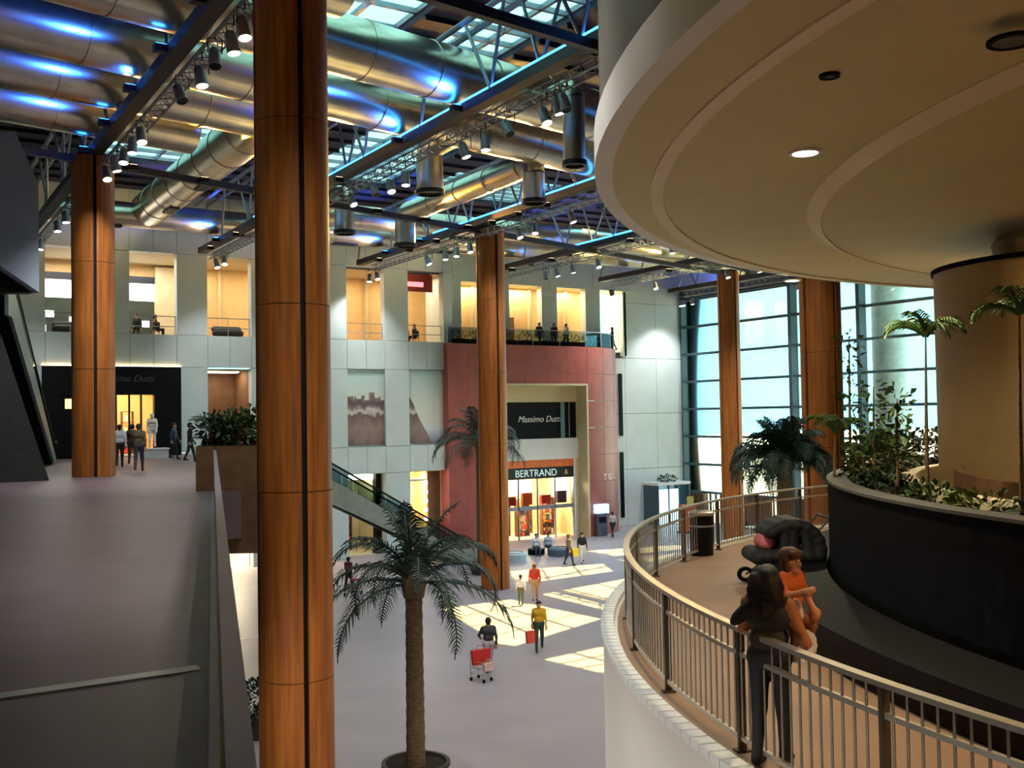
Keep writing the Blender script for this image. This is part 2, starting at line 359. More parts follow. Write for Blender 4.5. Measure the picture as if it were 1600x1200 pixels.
# ---- red drum
rd = struct(empty('wall_red_drum', (0, 0, 0)), 'brick red clad drum with a rounded corner and tall shop portal', 'wall')
PX0, PX1, PZ = 34.4, 41.0, 10.3
zr = [12.8*i/7 for i in range(8)]
fx = [30.3, 31.7, 33.05, PX0, PX0+1.65, PX0+3.3, PX0+4.95, PX1]
for i in range(7):
    for j in range(7):
        z0, z1 = zr[j], zr[j+1]
        if PX0 <= fx[i] < PX1-.01:
            if z1 <= PZ: continue
            z0 = max(z0, PZ)
        MB().box(fx[i]+.004, fx[i+1]-.004, 56, 56.4, z0+.004, z1-.004).build('panel', 'red', rd)
def sector(c, R0, R1, a0, a1, z0, z1, n=6):
    pts = [(c[0]+R1*cos(a0+(a1-a0)*i/n), c[1]+R1*sin(a0+(a1-a0)*i/n)) for i in range(n+1)] + [(c[0]+R0*cos(a1+(a0-a1)*i/n), c[1]+R0*sin(a1+(a0-a1)*i/n)) for i in range(n+1)]
    return MB().prism(pts, z0, z1)
for i in range(5):
    a0 = -pi/2 + i*pi/10
    for j in range(7): sector((41, 61), 4.6, 5, a0+.003, a0+pi/10-.003, zr[j]+.01, zr[j+1]-.01, 5).build('panel', 'red', rd, True)
MB().box(30.3, 30.6, 56.02, FY+.6, 0, L2).build('panel', 'red', rd)
MB().prism([(30.6, 56.38), (41, 56.38), (41, 62), (30.6, 62)], L2-.4, L2-.012).build('terrace_deck', 'terrace_floor', rd)
sector((41, 61), .1, 4.62, -pi/2, 0, L2-.4, L2-.012, 14).build('terrace_deck', 'terrace_floor', rd)
MB().box(30.6, PX0, 56.4, 57.0, 0, 12.3).build('backing', 'joint', rd); MB().box(PX0, PX1, 56.42, 57.0, PZ+.02, 12.3).build('backing', 'joint', rd)
# portal frame and reveal
pf = struct(empty('trim_portal', (0, 0, 0)), 'pale stone frame around the tall shop portal', 'portal frame')
MB().box(PX0, PX0+.14, 55.93, 57.4, 0, PZ).build('jamb', 'cream', pf); MB().box(PX1-.14, PX1, 55.93, 57.4, 0, PZ).build('jamb', 'cream', pf)
MB().box(PX0+.14, PX1-.14, 55.93, 57.4, PZ-.14, PZ).build('lintel', 'cream', pf)
# ---- glazed wall
win = struct(empty('window_1', (0, 0, 0)), 'tall glazed wall of wide panes with dark transoms', 'window')
MY = [60, 54.4, 48.9, 43.2, 37.5, 31.8]; TZ = [2.2+2.1*i for i in range(8)]
for y in MY:
    MB().box(XW-.55, XW+.12, y-.14, y+.14, 0, 17.6).build('mullion', 'frame', win)
for a, b in zip(MY, MY[1:]):
    for i, z in enumerate(TZ):
        MB().box(XW-.12, XW+.12, b+.14, a-.14, z-.09, z+.09).build('transom', 'frame', win)
        MB().tube([(XW-.45, b+.1, z+.02), (XW-.45, a-.1, z+.02)], .045, 6).build('tie_rod', 'frame', win)
        if i < 7: MB().box(XW-.02, XW+.02, b+.14, a-.14, z+.09, z+2.01).build('pane', 'glass', win)
    MB().box(XW-.12, XW+.12, b+.14, a-.14, 16.99, 17.6).build('transom', 'frame', win)
struct(MB().box(XW-.3, XW+.4, 31.6, 60.4, 17.6, DECK).build('wall_above_glazing', 'facade'), 'pale wall band above the glazing', 'wall')
struct(MB().box(XW-.3, XW+.4, -16, 31.6, 0, DECK).build('wall_right', 'facade'), 'pale side wall beyond the round terrace', 'wall')
wl = struct(empty('wall_below_glazing', (0, 0, 0)), 'dark low wall with glazed doors under the big window', 'wall')
gl = [(32.2, 35.0), (38.2, 41.4), (43.6, 47.6), (49.6, 51.4), (56.4, 58.2)]
yy = 31.8
for a, b in gl + [(60, 60)]:
    MB().box(XW-.2, XW+.3, yy, a, 0, 2.11).build('panel', 'brown', wl)
    if b > a:
        for k in range(3):
            y0 = a+(b-a)*k/3; MB().box(XW-.03, XW+.03, y0+.05, y0+(b-a)/3-.05, .05, 2.05).build('pane', 'glass', wl)
            MB().box(XW-.08, XW+.08, y0-.05, y0+.05, 0, 2.11).build('post', 'frame', wl)
    yy = b
# round concrete pillar outside
tag(MB().lathe([(0, 0), (1.15, 0), (1.15, 18), (1.25, 18.1), (1.25, 18.6), (0, 18.6)], 28, (60.5, 46.8, -.6), close=False).build('outside_pillar', mk('concrete', srgb(140, 165, 175), .8), None, True),
    'round grey concrete pillar standing outside the glazed wall', 'pillar')
# ---- terrace drum: fascia, floor, kerb, planter, soffit
def ring(R0, R1, z0, z1, n=120, a0=0, a1=2*pi): return MB().lathe([(R0, z0), (R1, z0), (R1, z1), (R0, z1)], n, (DC[0], DC[1], 0), a0, a1)
S('floor_terrace', ring(.1, 16.75, LT-.5, LT, 128), 'terrace_floor', 'orange lit walkway floor of the round terrace', 'floor', True)
S('wall_terrace', ring(16.45, 16.95, 0, LT-.01, 128), 'white', 'white curved wall carrying the round terrace', 'wall', True)
kb = struct(empty('trim_kerb', (DC[0], DC[1], 0)), 'kerb of small pale tiles along the terrace edge', 'kerb')
na = 200; a_s, a_e = RAD(62), RAD(202)
me0 = None
for i in range(na):
    a = a_s+(a_e-a_s)*(i+.5)/na; w = (a_e-a_s)/na*16.95
    if me0 is None: me0 = MB().box(16.8, 16.98, -w/2+.012, w/2-.012, LT+.0, LT+.07).mesh('tile', 'paint_white')
    link('tile', me0, kb, (0, 0, 0), a)
S('wall_ledge', ring(13.55, 14.5, LT, LT+.45, 128), mk('ledge', srgb(22, 22, 27), .6, spec=.12), 'dark glossy curved bench ledge around the planter', 'ledge', True)
S('wall_planter', ring(13.25, 13.5, LT, 7.06, 128), 'dark_wall', 'dark charcoal curved planter wall on the terrace', 'planter wall', True)
S('trim_planter_cap', ring(13.2, 13.52, 7.06, 7.1, 128), mk('cap', srgb(88, 88, 90), .6), 'thin grey cap along the curved planter wall', 'planter cap', True)
S('trim_inner_kerb', ring(12.1, 12.34, LT, 7.08, 128), mk('stone', srgb(226, 212, 190), .6), 'pale stone inner kerb of the ring planter', 'kerb', True)
S('ground_planter', ring(12.34, 13.25, 6.7, 6.86, 128), 'soil', 'dark soil filling the ring planter', 'soil', True)
CC = (18.4, 10.3)
S('wall_core', MB().lathe([(0, LT), (2.3, LT), (2.3, 10.7), (0, 10.7)], 64, (CC[0], CC[1], 0), close=False), 'drum', 'broad tan plastered round pillar under the soffit', 'wall', True)
S('wall_core_base', ring(11.35, 11.5, LT, 7.2, 128), 'brown', 'low dark brown counter wall inside the ring planter', 'wall', True)
S('wall_core_neck', MB().lathe([(0, 10.78), (1.2, 10.78), (1.3, 11.2), (1.2, SOF), (0, SOF)], 48, (CC[0], CC[1], 0), close=False), 'drum', 'smaller warm lit round neck joining the pillar to the soffit', 'wall', True)
S('ceiling_core_top', MB().lathe([(0, 10.7), (2.34, 10.7), (2.34, 10.78), (0, 10.78)], 64, (CC[0], CC[1], 0), close=False), 'dark_wall', 'dark top edge of the broad round pillar', 'ceiling', True)
S('ceiling_soffit', MB().lathe([(.1, SOF), (13.5, SOF), (13.8, SOF+.16), (14.0, SOF+.16), (16.35, SOF+.16), (16.8, SOF+.34), (16.8, SOF+.8), (.1, SOF+.8)], 160, (DC[0], DC[1], 0)), 'soffit', 'huge round cream soffit over the terrace', 'ceiling', True)
S('trim_soffit_ring', ring(15.95, 16.14, SOF+.13, SOF+.17, 160), 'soffit_strip', 'pale raised ring near the edge of the round soffit', 'ceiling ring', True)
S('trim_soffit_step', MB().lathe([(13.5, SOF-.015), (13.72, SOF+.1), (13.72, SOF+.2), (13.5, SOF+.2)], 160, (DC[0], DC[1], 0)), 'soffit_strip', 'pale curved step in the middle of the round soffit', 'ceiling step', True)
S('wall_fascia', ring(16.6, 16.95, SOF+.3, 12.17, 160), 'white', 'white curved fascia band around the round soffit', 'wall', True)
S('wall_parapet', ring(16.6, 16.86, 12.17, 14.7, 160), mk('parapet', srgb(74, 78, 74), .6, spec=.2), 'dark grey parapet above the white fascia', 'parapet', True)
S('floor_upper_drum', ring(.1, 16.6, 12.7, 12.9, 96), 'terrace_floor', 'floor slab on top of the round soffit', 'floor', True)
# ================================================================ COLUMNS
def column(x, y, zb, label, ztop=TRUSS, ang=RAD(-5), R=.69, g='wood clad columns'):
    e = tag(empty('wooden_column', (x, y, zb), ang), label, 'column', g); H = ztop-zb
    MB().lathe([(.0, 0), (R-.09, 0), (R-.09, H), (0, H)], 24, close=False).build('core', 'wood_seam', e, True)
    nl = max(3, round(H/3.7)); 
    for l in range(nl):
        z0, z1 = H*l/nl+.008, H*(l+1)/nl-.008
        for q in range(4):
            a0 = q*pi/2+.075; a1 = (q+1)*pi/2-.075
            MB().lathe([(R-.07, z0), (R, z0), (R, z1), (R-.07, z1)], 9, (0, 0, 0), a0, a1).build('wood_panel', 'wood', e, True)
    MB().lathe([(0, H-.02), (R-.1, H-.02), (R-.1, H+.12), (0, H+.12)], 20, close=False).build('cap', 'dark_steel', e, True)
    return e
column(6.72, 18.5, 0, 'big wooden column rising full height in front, beside the gallery railing')
column(6.35, 36.9, L1, 'wooden column standing on the gallery floor before the black shop')
column(25.25, 42.2, 0, 'slim wooden column on the atrium floor in front of the red drum')
column(46.6, 48.2, 0, 'orange wooden column beside the grey end wall and glazing')
column(29.4, 25.7, 0, 'wide reddish wooden column behind the palm and dark planter', R=.74)
# ================================================================ TRUSSES
TX = [6.35, 15, 24.3, 33, 42, 50.6]
TEND = [55.6, 55.3, 55.6, 55.6, 55.6, 58.5]
tl = ['roof truss above the gallery columns, leftmost of the row', 'roof truss crossing the middle of the view, second of the row', 'roof truss resting on the slim middle column', 'roof truss just right of the slim middle column',
      'roof truss ending over the diners on the red drum', 'roof truss beside the grey end wall']
DUCTX = lambda x, y15: y15 + .2*(x-15)
cross = {0: [23.5, 27, 30.6, 34.2, 37.7], 1: [27, 30.8], 2: [27, 30.8]}
for k, X in enumerate(TX):
    e = tag(empty('roof_truss', (X, 0, TRUSS)), 'dark steel '+tl[k], 'truss', 'roof trusses'); Y0, Y1 = 7.0, TEND[k]
    MB().box(-.2, .2, Y0, Y1, 0, .3).build('bottom_chord', 'dark_steel', e)
    for sx in (-.3, .3): MB().tube([(sx, Y0, 2.55), (sx, Y1, 2.55)], .09, 8).build('top_chord', 'steel', e)
    dy = [DUCTX(X, c) for c in cross.get(k, [])] + [48.6, 52.6]
    n = int((Y1-Y0)/2.2)
    for i in range(n):
        a = Y0+.1+i*2.2
        for s, (b0, b1) in enumerate(((a, a+1.1), (a+2.2, a+1.1))):
            if any(min(b0, b1)-.75 < d < max(b0, b1)+.75 for d in dy): continue
            sx = .3 if (i+s) % 2 else -.3
            MB().tube([(sx*.4, b0, .3), (sx, b1, 2.5)], .055, 6).build('web_bar', 'steel', e)
    MB().tube([(-.12, 17, .36), (-.12, min(Y1, 46), .36)], .05, 8).build('light_tube', 'tube_blue' if k in (1, 2, 3) else 'steel', e)
    rk = MB(); ry0, ry1 = 8.6, Y1-1.0
    for sx in (.1, .5): rk.tube([(sx, ry0, -.42), (sx, ry1, -.42)], .03, 5)
    rk.tube([(.3, ry0, -.08), (.3, ry1, -.08)], .03, 5)
    j = ry0
    while j < ry1-.5:
        for sx in (.1, .5): rk.tube([(sx, j, -.42), (.3, j+.3, -.08), (sx, j+.6, -.42)], .018, 4)
        rk.tube([(.1, j, -.42), (.5, j+.3, -.42), (.1, j+.6, -.42)], .016, 4)
        j += .6
    rk.build('lighting_rack', 'steel', e)
# tie beams between column heads (skewed)
for a, b, l in (((6.35, 36.9), (25, 42.2), 'dark tie beam from the gallery column to the slim middle column'), ((25, 42.2), (46.6, 48.2), 'dark tie beam from the slim middle column to the orange column'),
                ((6.7, 18.5), (29.4, 21.6), 'dark tie beam crossing the top edge from the front column'), ((-4.9, 33.6), (6.35, 36.9), 'dark tie beam running left from the gallery column head')):
    tag(MB().bar((a[0], a[1], TRUSS-.12), (b[0], b[1], TRUSS-.12), .22, .24).build('tie_beam', 'dark_steel'), l, 'beam', 'tie beams')
# ================================================================ DUCTS
def duct(a, b, R, label, seg=2.4, vents=(), group='round ventilation ducts', caps=(1, 1)):
    a, b = Vector(a), Vector(b); e = tag(empty('air_duct', a), label, 'duct', group); d = b-a; n = max(1, round(d.length/seg))
    for i in range(n):
        p, q = d*(i/n), d*((i+1)/n); t = d.normalized()*.012
        MB().tube([p+t, q-t], R, 28).build('duct_section', 'duct', e, True)
        if i: MB().tube([p-t*2.2, p+t*2.2], R+.025, 28).build('flange', 'duct', e, True)
    for v in vents:
        c = d*v; s = d.normalized()
        MB().bar(c-s*.7-Vector((0, 0, R)), c+s*.7-Vector((0, 0, R)), .45, .1).build('grille', 'black', e)
    return e
DZ = 18.55
names = {23.5: 'topmost', 27: 'upper', 30.8: 'lower'}
for y15, x0, x1, l in ((19.6, -4.6, 9.2, 'metal duct at the very top left corner'), (23.5, -4.6, 9.4, 'metal duct high at the left, first below the corner'), (27, -4.6, 25.5, 'upper of the two long metal ducts crossing behind the front column'),
                       (30.8, -4.6, 25.5, 'lower of the two long metal ducts crossing behind the front column'), (34.2, -4.6, 11.2, 'metal duct ending behind the front column'), (37.7, -4.6, 9.6, 'metal duct with a blunt end above the gallery column')):
    duct((x0, DUCTX(x0, y15), DZ), (x1, DUCTX(x1, y15), DZ), .84, l)
duct((6.9, 52.6, DZ-.1), (53, 52.6, DZ-.1), .62, 'long metal duct running along the facade top with dark grilles', vents=(.06, .2, .33, .46, .62))
duct((16.3, 48.6, DZ), (53, 48.6, DZ), .62, 'long metal duct parallel to and in front of the facade duct', vents=(.07, .3, .55))
duct((11.6, 34.2, DZ+.2), (11.6, 52.4, DZ+.2), .85, 'wide duct running towards the facade left of the front column', vents=(.45, .75))
duct((21.7, 33.6, 18.0), (21.7, 43.6, 18.0), .5, 'slender dark duct slanting between the hanging outlets')
def drop(x, y, z1, z0, R, el, label):
    e = tag(empty('duct_outlet', (x, y, z0)), label, 'duct outlet', 'hanging duct outlets'); h = z1-z0
    MB().tube([(0, 0, 0), (0, 0, h)], R, 24).build('pipe', 'duct', e, True)
    MB().lathe([(R-.05, -.1), (R+.05, -.1), (R+.05, .06), (R-.05, .06)], 24).build('collar', 'dark_steel', e, True)
    g = 1 if el > 0 else -1
    MB().tube([(0, 0, h-.02), (0, g*.03, h+.3*R), (0, g*.3*R, h+.8*R), (0, g*R, h+R), (0, el, h+R)], R, 20).build('elbow', 'duct', e, True)
for x, y, z1, z0, R, el, l in ((17.7, 33.9, 17.9, 16.65, .5, -1.9, 'fat hanging duct outlet below the second truss'), (21.7, 32.9, 17.56, 16.5, .44, .8, 'hanging duct outlet at the near end of the slender duct'),
                           (21.7, 44.2, 17.5, 16.5, .5, -.7, 'hanging duct outlet just left of the slim column top'), (18.0, 42.8, 17.9, 16.6, .45, 5.3, 'hanging duct outlet behind the front column edge'),
                           (18.2, 25.3, 17.9, 15.9, .34, 1.75, 'hanging duct outlet beside the white fascia at the top')): drop(x, y, z1, z0, R, el, l)
# ================================================================ LAMPS ON THE TRUSSES
sp_proto = None
def spotlight(p, label, on, energy, tilt=(0, 0)):
    e = tag(empty('spotlight', p), label, 'spotlight', 'truss spotlights')
    global sp_proto
    if sp_proto is None:
        a = MB().lathe([(0, .5), (.1, .48), (.13, .4), (.15, 0), (.135, 0), (.12, .3), (0, .32)], 14, close=False).mesh('housing', 'steel', True)
        b = MB().lathe([(0, .02), (.135, .02), (.135, .05), (0, .05)], 14, close=False).mesh('lens', 'lamp_white', True)
        b2 = MB().lathe([(0, .02), (.135, .02), (.135, .05), (0, .05)], 14, close=False).mesh('lens', 'black', True)
        c = MB().tube([(-.16, 0, .3), (-.16, 0, .62), (.16, 0, .62), (.16, 0, .3)], .015, 5).mesh('yoke', 'dark_steel')
        sp_proto = (a, b, b2, c)
    hd = link('housing', sp_proto[0], e); hd.rotation_euler = (random.uniform(-.5, -.1), random.uniform(-.25, .15), 0)
    link('lens', sp_proto[1] if on else sp_proto[2], hd)
    link('yoke', sp_proto[3], e)
    MB().tube([(0, 0, .6), (0, 0, TRUSS-.4-p[2])], .02, 5).build('rod', 'dark_steel', e)
    if on and energy:
        l = bpy.data.lights.new('spot_lamp', 'SPOT'); l.energy = energy; l.color = (.93, .98, 1.0); l.spot_size = RAD(95); l.spot_blend = .7; l.shadow_soft_size = .14
        o = bpy.data.objects.new('spot_lamp', l); COL.objects.link(o); o.parent = e; o.location = (0, 0, -.06); o.rotation_euler = (tilt[0], tilt[1], 0)
SPOT_E = 380
tn = ['first', 'second', 'third', 'fourth', 'fifth', 'last']
spx = {0: [(383,60,1),(366,84,1),(336,104,0),(316,135,1),(285,158,0),(222,220,1),(207,240,1),(193,255,1),(183,268,1),(168,281,1),(103,338,1),(90,354,1),(63,387,1)],
       1: [(886,172,0),(855,193,1),(797,210,0),(759,235,1),(729,246,1),(634,290,1),(612,300,1),(588,302,0),(553,312,1),(351,408,1),(340,416,1)],
       2: [(896,345,1),(836,356,1),(813,368,1),(735,386,1),(713,394,1),(696,403,1),(671,406,1),(590,426,1),(572,434,1)],
       3: [(936,414,1),(896,426,1),(872,431,1),(853,426,0)], 4: [(912,468,1),(935,466,1),(953,459,1),(1025,441,1)], 5: [(1052,479,1),(1068,474,1),(1082,470,1)]}
for k, lst in spx.items():
    ps = []
    for px, py, on in lst:
        p = at_x(px, py, TX[k]+.1); p.z = min(max(p.z, 15.5), 16.1); p.y = min(p.y, TEND[k]-1.15); ps.append((p, on))
    ps += [(Vector((TX[k]+.1, y, 16.0)), 1) for y in {0: (9.2, 10.6, 12, 13.4), 1: (9.4, 11.2, 13, 15, 17.2, 19.4, 21.6), 2: (23, 26, 30), 3: (26, 30, 34, 38), 4: (30, 34, 38, 41, 43.5), 5: (36, 40, 43, 46)}.get(k, ())]     # lamps added to carry the rows on and brighten the hall
    for i, (p, on) in enumerate(sorted(ps, key=lambda q: q[0].y)):
        spotlight(p, ('lit' if on else 'unlit')+' silver spotlight, %s from the near end of the %s roof truss' % (ORD[i], tn[k]), on, SPOT_E*(1.9 if k > 3 and p.y < 47 else .3 if any(hypot(p.x-a, p.y-b) < 3.2 for a, b in ((6.72, 18.5), (6.35, 36.9), (25.25, 42.2))) else 1), (random.uniform(.05, .6), random.uniform(-.3, .3)))
def uplamp(p, target, col, mat, energy, label, cat, spread=110):
    e = tag(empty('uplight', p), label, cat, 'coloured uplights on the trusses')
    hd = MB().box(-.16, .16, -.12, .12, -.12, .06).build('housing', 'black', e); MB().box(-.13, .13, -.09, .09, .06, .075).build('lens', mat, hd)
    light('SPOT', 'uplight_lamp', Vector(p)+Vector((0, 0, .1)), energy, col, target, .1, spot=spread, blend=.6)
BLUE = (.025, .15, 1)
for k, ys in ((0, (22.0, 25.4, 28.9, 32.6, 36.2)), (1, (26.2, 30.2, 51.2)), (2, (47.0, 51.2)), (3, (47.2, 51.2)), (4, (51.2, 46.5)), (5, (53.5,))):
    for i, y in enumerate(ys):
        sd = -1 if k == 0 else (-1 if k in (1, 2) else 1)
        p = (TX[k]+sd*.42, y, TRUSS+.12); uplamp(p, (TX[k]+sd*1.7, y+.75, 19.2), BLUE, 'lamp_blue', 1000, 'small blue uplight on the %s truss, %s in its row' % (tn[k], ORD[i]), 'uplight')
for k, ys in ((1, (47.6, 51.9)), (2, (48.0, 51.8)), (3, (47.6, 51.8)), (4, (48.0,))):  # warm lamps added on the trusses to tint the ducts near the facade
    for i, y in enumerate(ys):
        uplamp((TX[k]-.5, y, TRUSS-.2), (TX[k]-4.4, y+1.2, 18.6), (1, .7, .28), 'lamp_warm', 420, 'added warm uplight on the %s truss, %s in its row' % (tn[k], ORD[i]), 'uplight', 100)
for i in range(7):                     # lamps added along the tie beam to throw gold onto the long ducts
    t = (i+.5)/7; p = (6.35+18.65*t, 36.9+5.3*t-.3, TRUSS-.1)
    uplamp(p, (p[0]-1.0, p[1]-9.5, 18.7), (1, .5, .09), 'lamp_warm', 1500, 'added warm uplight on the tie beam, %s from the gallery column' % ORD[i], 'uplight', 46)
for k, ys in ((1, (35.0, 37.5, 40.0)), (2, (35.2, 37.4, 39.6, 45.0)), (3, (34.5, 37.5, 40.5))):      # lamps added beside the racks to gild the undersides of the long ducts
    for i, y in enumerate(ys):
        uplamp((TX[k]-.5, y, TRUSS-.2), (TX[k]-6.5, y-6.5, 18.5), (1, .6, .13), 'lamp_warm', 2600, 'added warm uplight on the %s truss turned at the long ducts, %s in its row' % (tn[k], ORD[i]), 'uplight', 56)
# ================================================================ RAILINGS
# round terrace railing
rl = tag(empty('terrace_railing', (DC[0], DC[1], LT)), 'curved metal railing with thin bars around the round terrace', 'railing')
RR = 16.6
def arc(R, z, a0, a1, n): return [(R*cos(a0+(a1-a0)*i/n), R*sin(a0+(a1-a0)*i/n), z) for i in range(n+1)]
A0, A1 = RAD(63), RAD(201)
MB().lathe([(RR-.045, 1.06), (RR+.045, 1.06), (RR+.045, 1.1), (RR-.045, 1.1)], 150, a0=A0, a1=A1).build('top_rail', 'rail', rl, True)
MB().lathe([(RR-.02, .84), (RR+.02, .84), (RR+.02, .88), (RR-.02, .88)], 150, a0=A0, a1=A1).build('second_rail', 'rail', rl, True)
MB().lathe([(RR-.02, .1), (RR+.02, .1), (RR+.02, .14), (RR-.02, .14)], 150, a0=A0, a1=A1).build('bottom_rail', 'rail', rl, True)
bal = MB().tube([(0, 0, .14), (0, 0, 1.06)], .011, 6).mesh('baluster', mk('bar_metal', srgb(120, 112, 100), .4, metal=.7))
post = MB().box(-.035, .035, -.02, .02, 0, 1.06).box(-.07, .07, -.05, .05, 0, .02).mesh('post', mk('post_metal', srgb(92, 82, 68), .5, metal=.6))
for i in range(290):
    a = A0+(A1-A0)*(i+.5)/290
    link('baluster', bal, rl, (RR*cos(a), RR*sin(a), 0))
for i in range(20):
    a = A0+(A1-A0)*(i+.3)/20
    link('post', post, rl, (RR*cos(a), RR*sin(a), 0), a)
# gallery railing
ra, rb = Vector((-2.64, -9.6, L1)), Vector((6.98, 24.7, L1)); dr = (rb-ra); dn = dr.normalized()
gr = tag(empty('gallery_railing', ra), 'long glass gallery railing with a flat metal handrail beside the big column', 'railing')
MB().bar(Vector((0, 0, 1.08)), dr+Vector((0, 0, 1.08)), .06, .05).build('handrail', mk('handrail', srgb(120, 118, 140), .4, metal=.4), gr)
MB().bar(Vector((0, 0, .06)), dr+Vector((0, 0, .06)), .16, .12).build('base_channel', 'steel', gr)
n = 19
for i in range(n):
    a, b = dr*(i/n), dr*((i+1)/n); MB().bar(a+dn*.03+Vector((0, 0, .58)), b-dn*.03+Vector((0, 0, .58)), .018, .94).build('glass_panel', 'rail_glass', gr)
    MB().bar(a+Vector((0, 0, .12)), a+Vector((0, 0, 1.06)), .05, .03).build('post', 'rail', gr)
sd_ = Vector((dn.y, -dn.x, 0))
struct(MB().bar(ra-sd_*.17+Vector((0, 0, .004)), rb-sd_*.17+Vector((0, 0, .004)), .16, .006).build('trim_gallery_edge', mk('edge', srgb(112, 118, 122), .5)), 'pale stone band along the foot of the gallery railing', 'floor band')
# ================================================================ ESCALATORS
def escalator(base, top, w, label, depth=1.0, matb='steel'):
    base, top = Vector(base), Vector(top); d = top-base; h = d.z; run = hypot(d.x, d.y); u = Vector((d.x, d.y, 0)).normalized(); v = Vector((-u.y, u.x, 0))
    e = tag(empty('escalator', base), label, 'escalator'); P = lambda a, b, z: u*a+v*b+Vector((0, 0, z))
    for s in (-1, 1):
        o = s*w/2
        prof = [(-1.2, 0), (0, 0), (run, h), (run+1.0, h), (run+1.0, h-depth), (run+.3, h-depth), (depth*.9, -.02 if base.z < .1 else -.02), (-1.2, -.02)]
        prof = [(a, max(z, -.0)+.1) for a, z in prof]
        MB().extr([P(a, o, z) for a, z in prof], v*(s*.12)).build('side_panel', matb, e)
        nb = 6
        for i in range(nb):
            a0, a1 = run*i/nb, run*(i+1)/nb; g = run*.003
            MB().extr([P(a0+g, o, h*i/nb+.12), P(a1-g, o, h*(i+1)/nb+.12), P(a1-g, o, h*(i+1)/nb+.9), P(a0+g, o, h*i/nb+.9)], v*.02).build('glass_panel', 'rail_glass', e)
        MB().tube([P(-1.1, o, .5), P(-1.2, o, .75), P(-.9, o, .96), P(0, o, .95), P(run, o, h+.95), P(run+.9, o, h+.96)], .05, 8).build('handrail', 'black', e, True)
    ns = int(h/.21); st = MB().extr([P(0, -w/2+.05, 0), P(run/ns, -w/2+.05, 0), P(run/ns, -w/2+.05, h/ns+.0), P(0, -w/2+.05, h/ns)], v*(w-.1)).mesh('step', 'dark_steel')
    for i in range(ns): link('step', st, e, P(run*i/ns, 0, h*i/ns))
    MB().extr([P(run*.06, 0, .02), P(run, 0, h-.15), P(run, 0, h-depth*.95), P(depth*1.2, 0, .05)], v*.02).build('pan', 'dark_steel', e)
    return e
escalator((28.8, 50.9, 0), (17.7, 50.9, L1), 1.5, 'escalator with glass sides rising left from the atrium floor before the facade', 1.3, mk('esc_side', srgb(160, 168, 160), .45, metal=.3))
escalator((6.3, 50.2, L1), (3.3, 38.5, L2), 1.3, 'steep looking escalator at the far left rising to the upper gallery', 1.1, mk('esc_side2', srgb(128, 150, 150), .4, metal=.3))
# dark leaning stair flank and blue grey balcony panel at the left edge
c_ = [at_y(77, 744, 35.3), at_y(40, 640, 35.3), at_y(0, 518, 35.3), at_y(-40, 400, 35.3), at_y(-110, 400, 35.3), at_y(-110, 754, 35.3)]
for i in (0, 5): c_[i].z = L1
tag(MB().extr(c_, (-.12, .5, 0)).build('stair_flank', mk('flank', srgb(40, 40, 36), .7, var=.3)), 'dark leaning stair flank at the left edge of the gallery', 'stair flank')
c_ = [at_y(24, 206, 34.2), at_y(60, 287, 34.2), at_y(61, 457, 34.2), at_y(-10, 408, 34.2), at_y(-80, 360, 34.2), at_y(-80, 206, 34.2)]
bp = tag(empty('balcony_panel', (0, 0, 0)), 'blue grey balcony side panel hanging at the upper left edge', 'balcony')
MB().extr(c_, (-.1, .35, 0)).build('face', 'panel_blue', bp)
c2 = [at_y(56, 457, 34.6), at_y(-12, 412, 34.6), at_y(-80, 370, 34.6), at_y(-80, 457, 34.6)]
MB().extr(c2, (-.15, .6, 0)).build('shadow_gap', 'black', bp)  # black wedge standing for the shadowed gap below the panel
# ================================================================ SHOPS
def shop_room(name, x0, x1, z0, z1, y0, y1, wall, label, lightcol, energy):
    e = tag(empty(name, ((x0+x1)/2, y0, z0)), label, 'shop interior'); w = (x1-x0)/2; d = y1-y0; h = z1-z0
    MB().box(-w, w, d-.1, d, 0, h).build('rear_wall', wall, e); MB().box(-w, -w+.1, 0, d-.1, 0, h).build('side_wall', wall, e); MB().box(w-.1, w, 0, d-.1, 0, h).build('side_wall', wall, e)
    MB().box(-w, w, 0, d, h, h+.1).build('ceiling_panel', 'cream', e); MB().box(-w+.1, w-.1, .02, d-.1, .0, .02).build('floor_panel', 'cream', e)
    MB().box(-w*.7, w*.7, d*.3, d*.5, h-.06, h-.01).build('ceiling_lamp', 'lamp_white', e)
    light('AREA', 'shop_lamp', ((x0+x1)/2, y0+d*.4, z1-.1), energy, lightcol, ((x0+x1)/2, y0+d*.4, 0), size=(x1-x0)*.7, size_y=d*.4)
    return e
GOODS = [(190, 40, 30), (226, 120, 40), (232, 222, 200), (60, 50, 46), (200, 60, 60), (240, 200, 80), (90, 110, 140)]
def shelf(x, y, z, w, h, label, rows=4, rz=0):
    e = tag(empty('display_shelf', (x, y, z), rz), label, 'shelf', 'shop shelves')
    for s in (-1, 1): MB().box(s*w/2-.03, s*w/2+.03, -.18, .18, 0, h).build('side', 'brown', e)
    for r in range(rows+1):
        zz = h*r/rows; MB().box(-w/2, w/2, -.18, .18, max(0, zz-.04), max(.04, zz)).build('board', 'brown', e)
        if r < rows:
            xx = -w/2+.06
            while xx < w/2-.2:
                ww = random.uniform(.12, .34); MB().box(xx, min(xx+ww, w/2-.04), -.14, .12, zz+.002, zz+h/rows*random.uniform(.45, .8)).build('stock', colmat(random.choice(GOODS)), e); xx += ww+.03
    return e
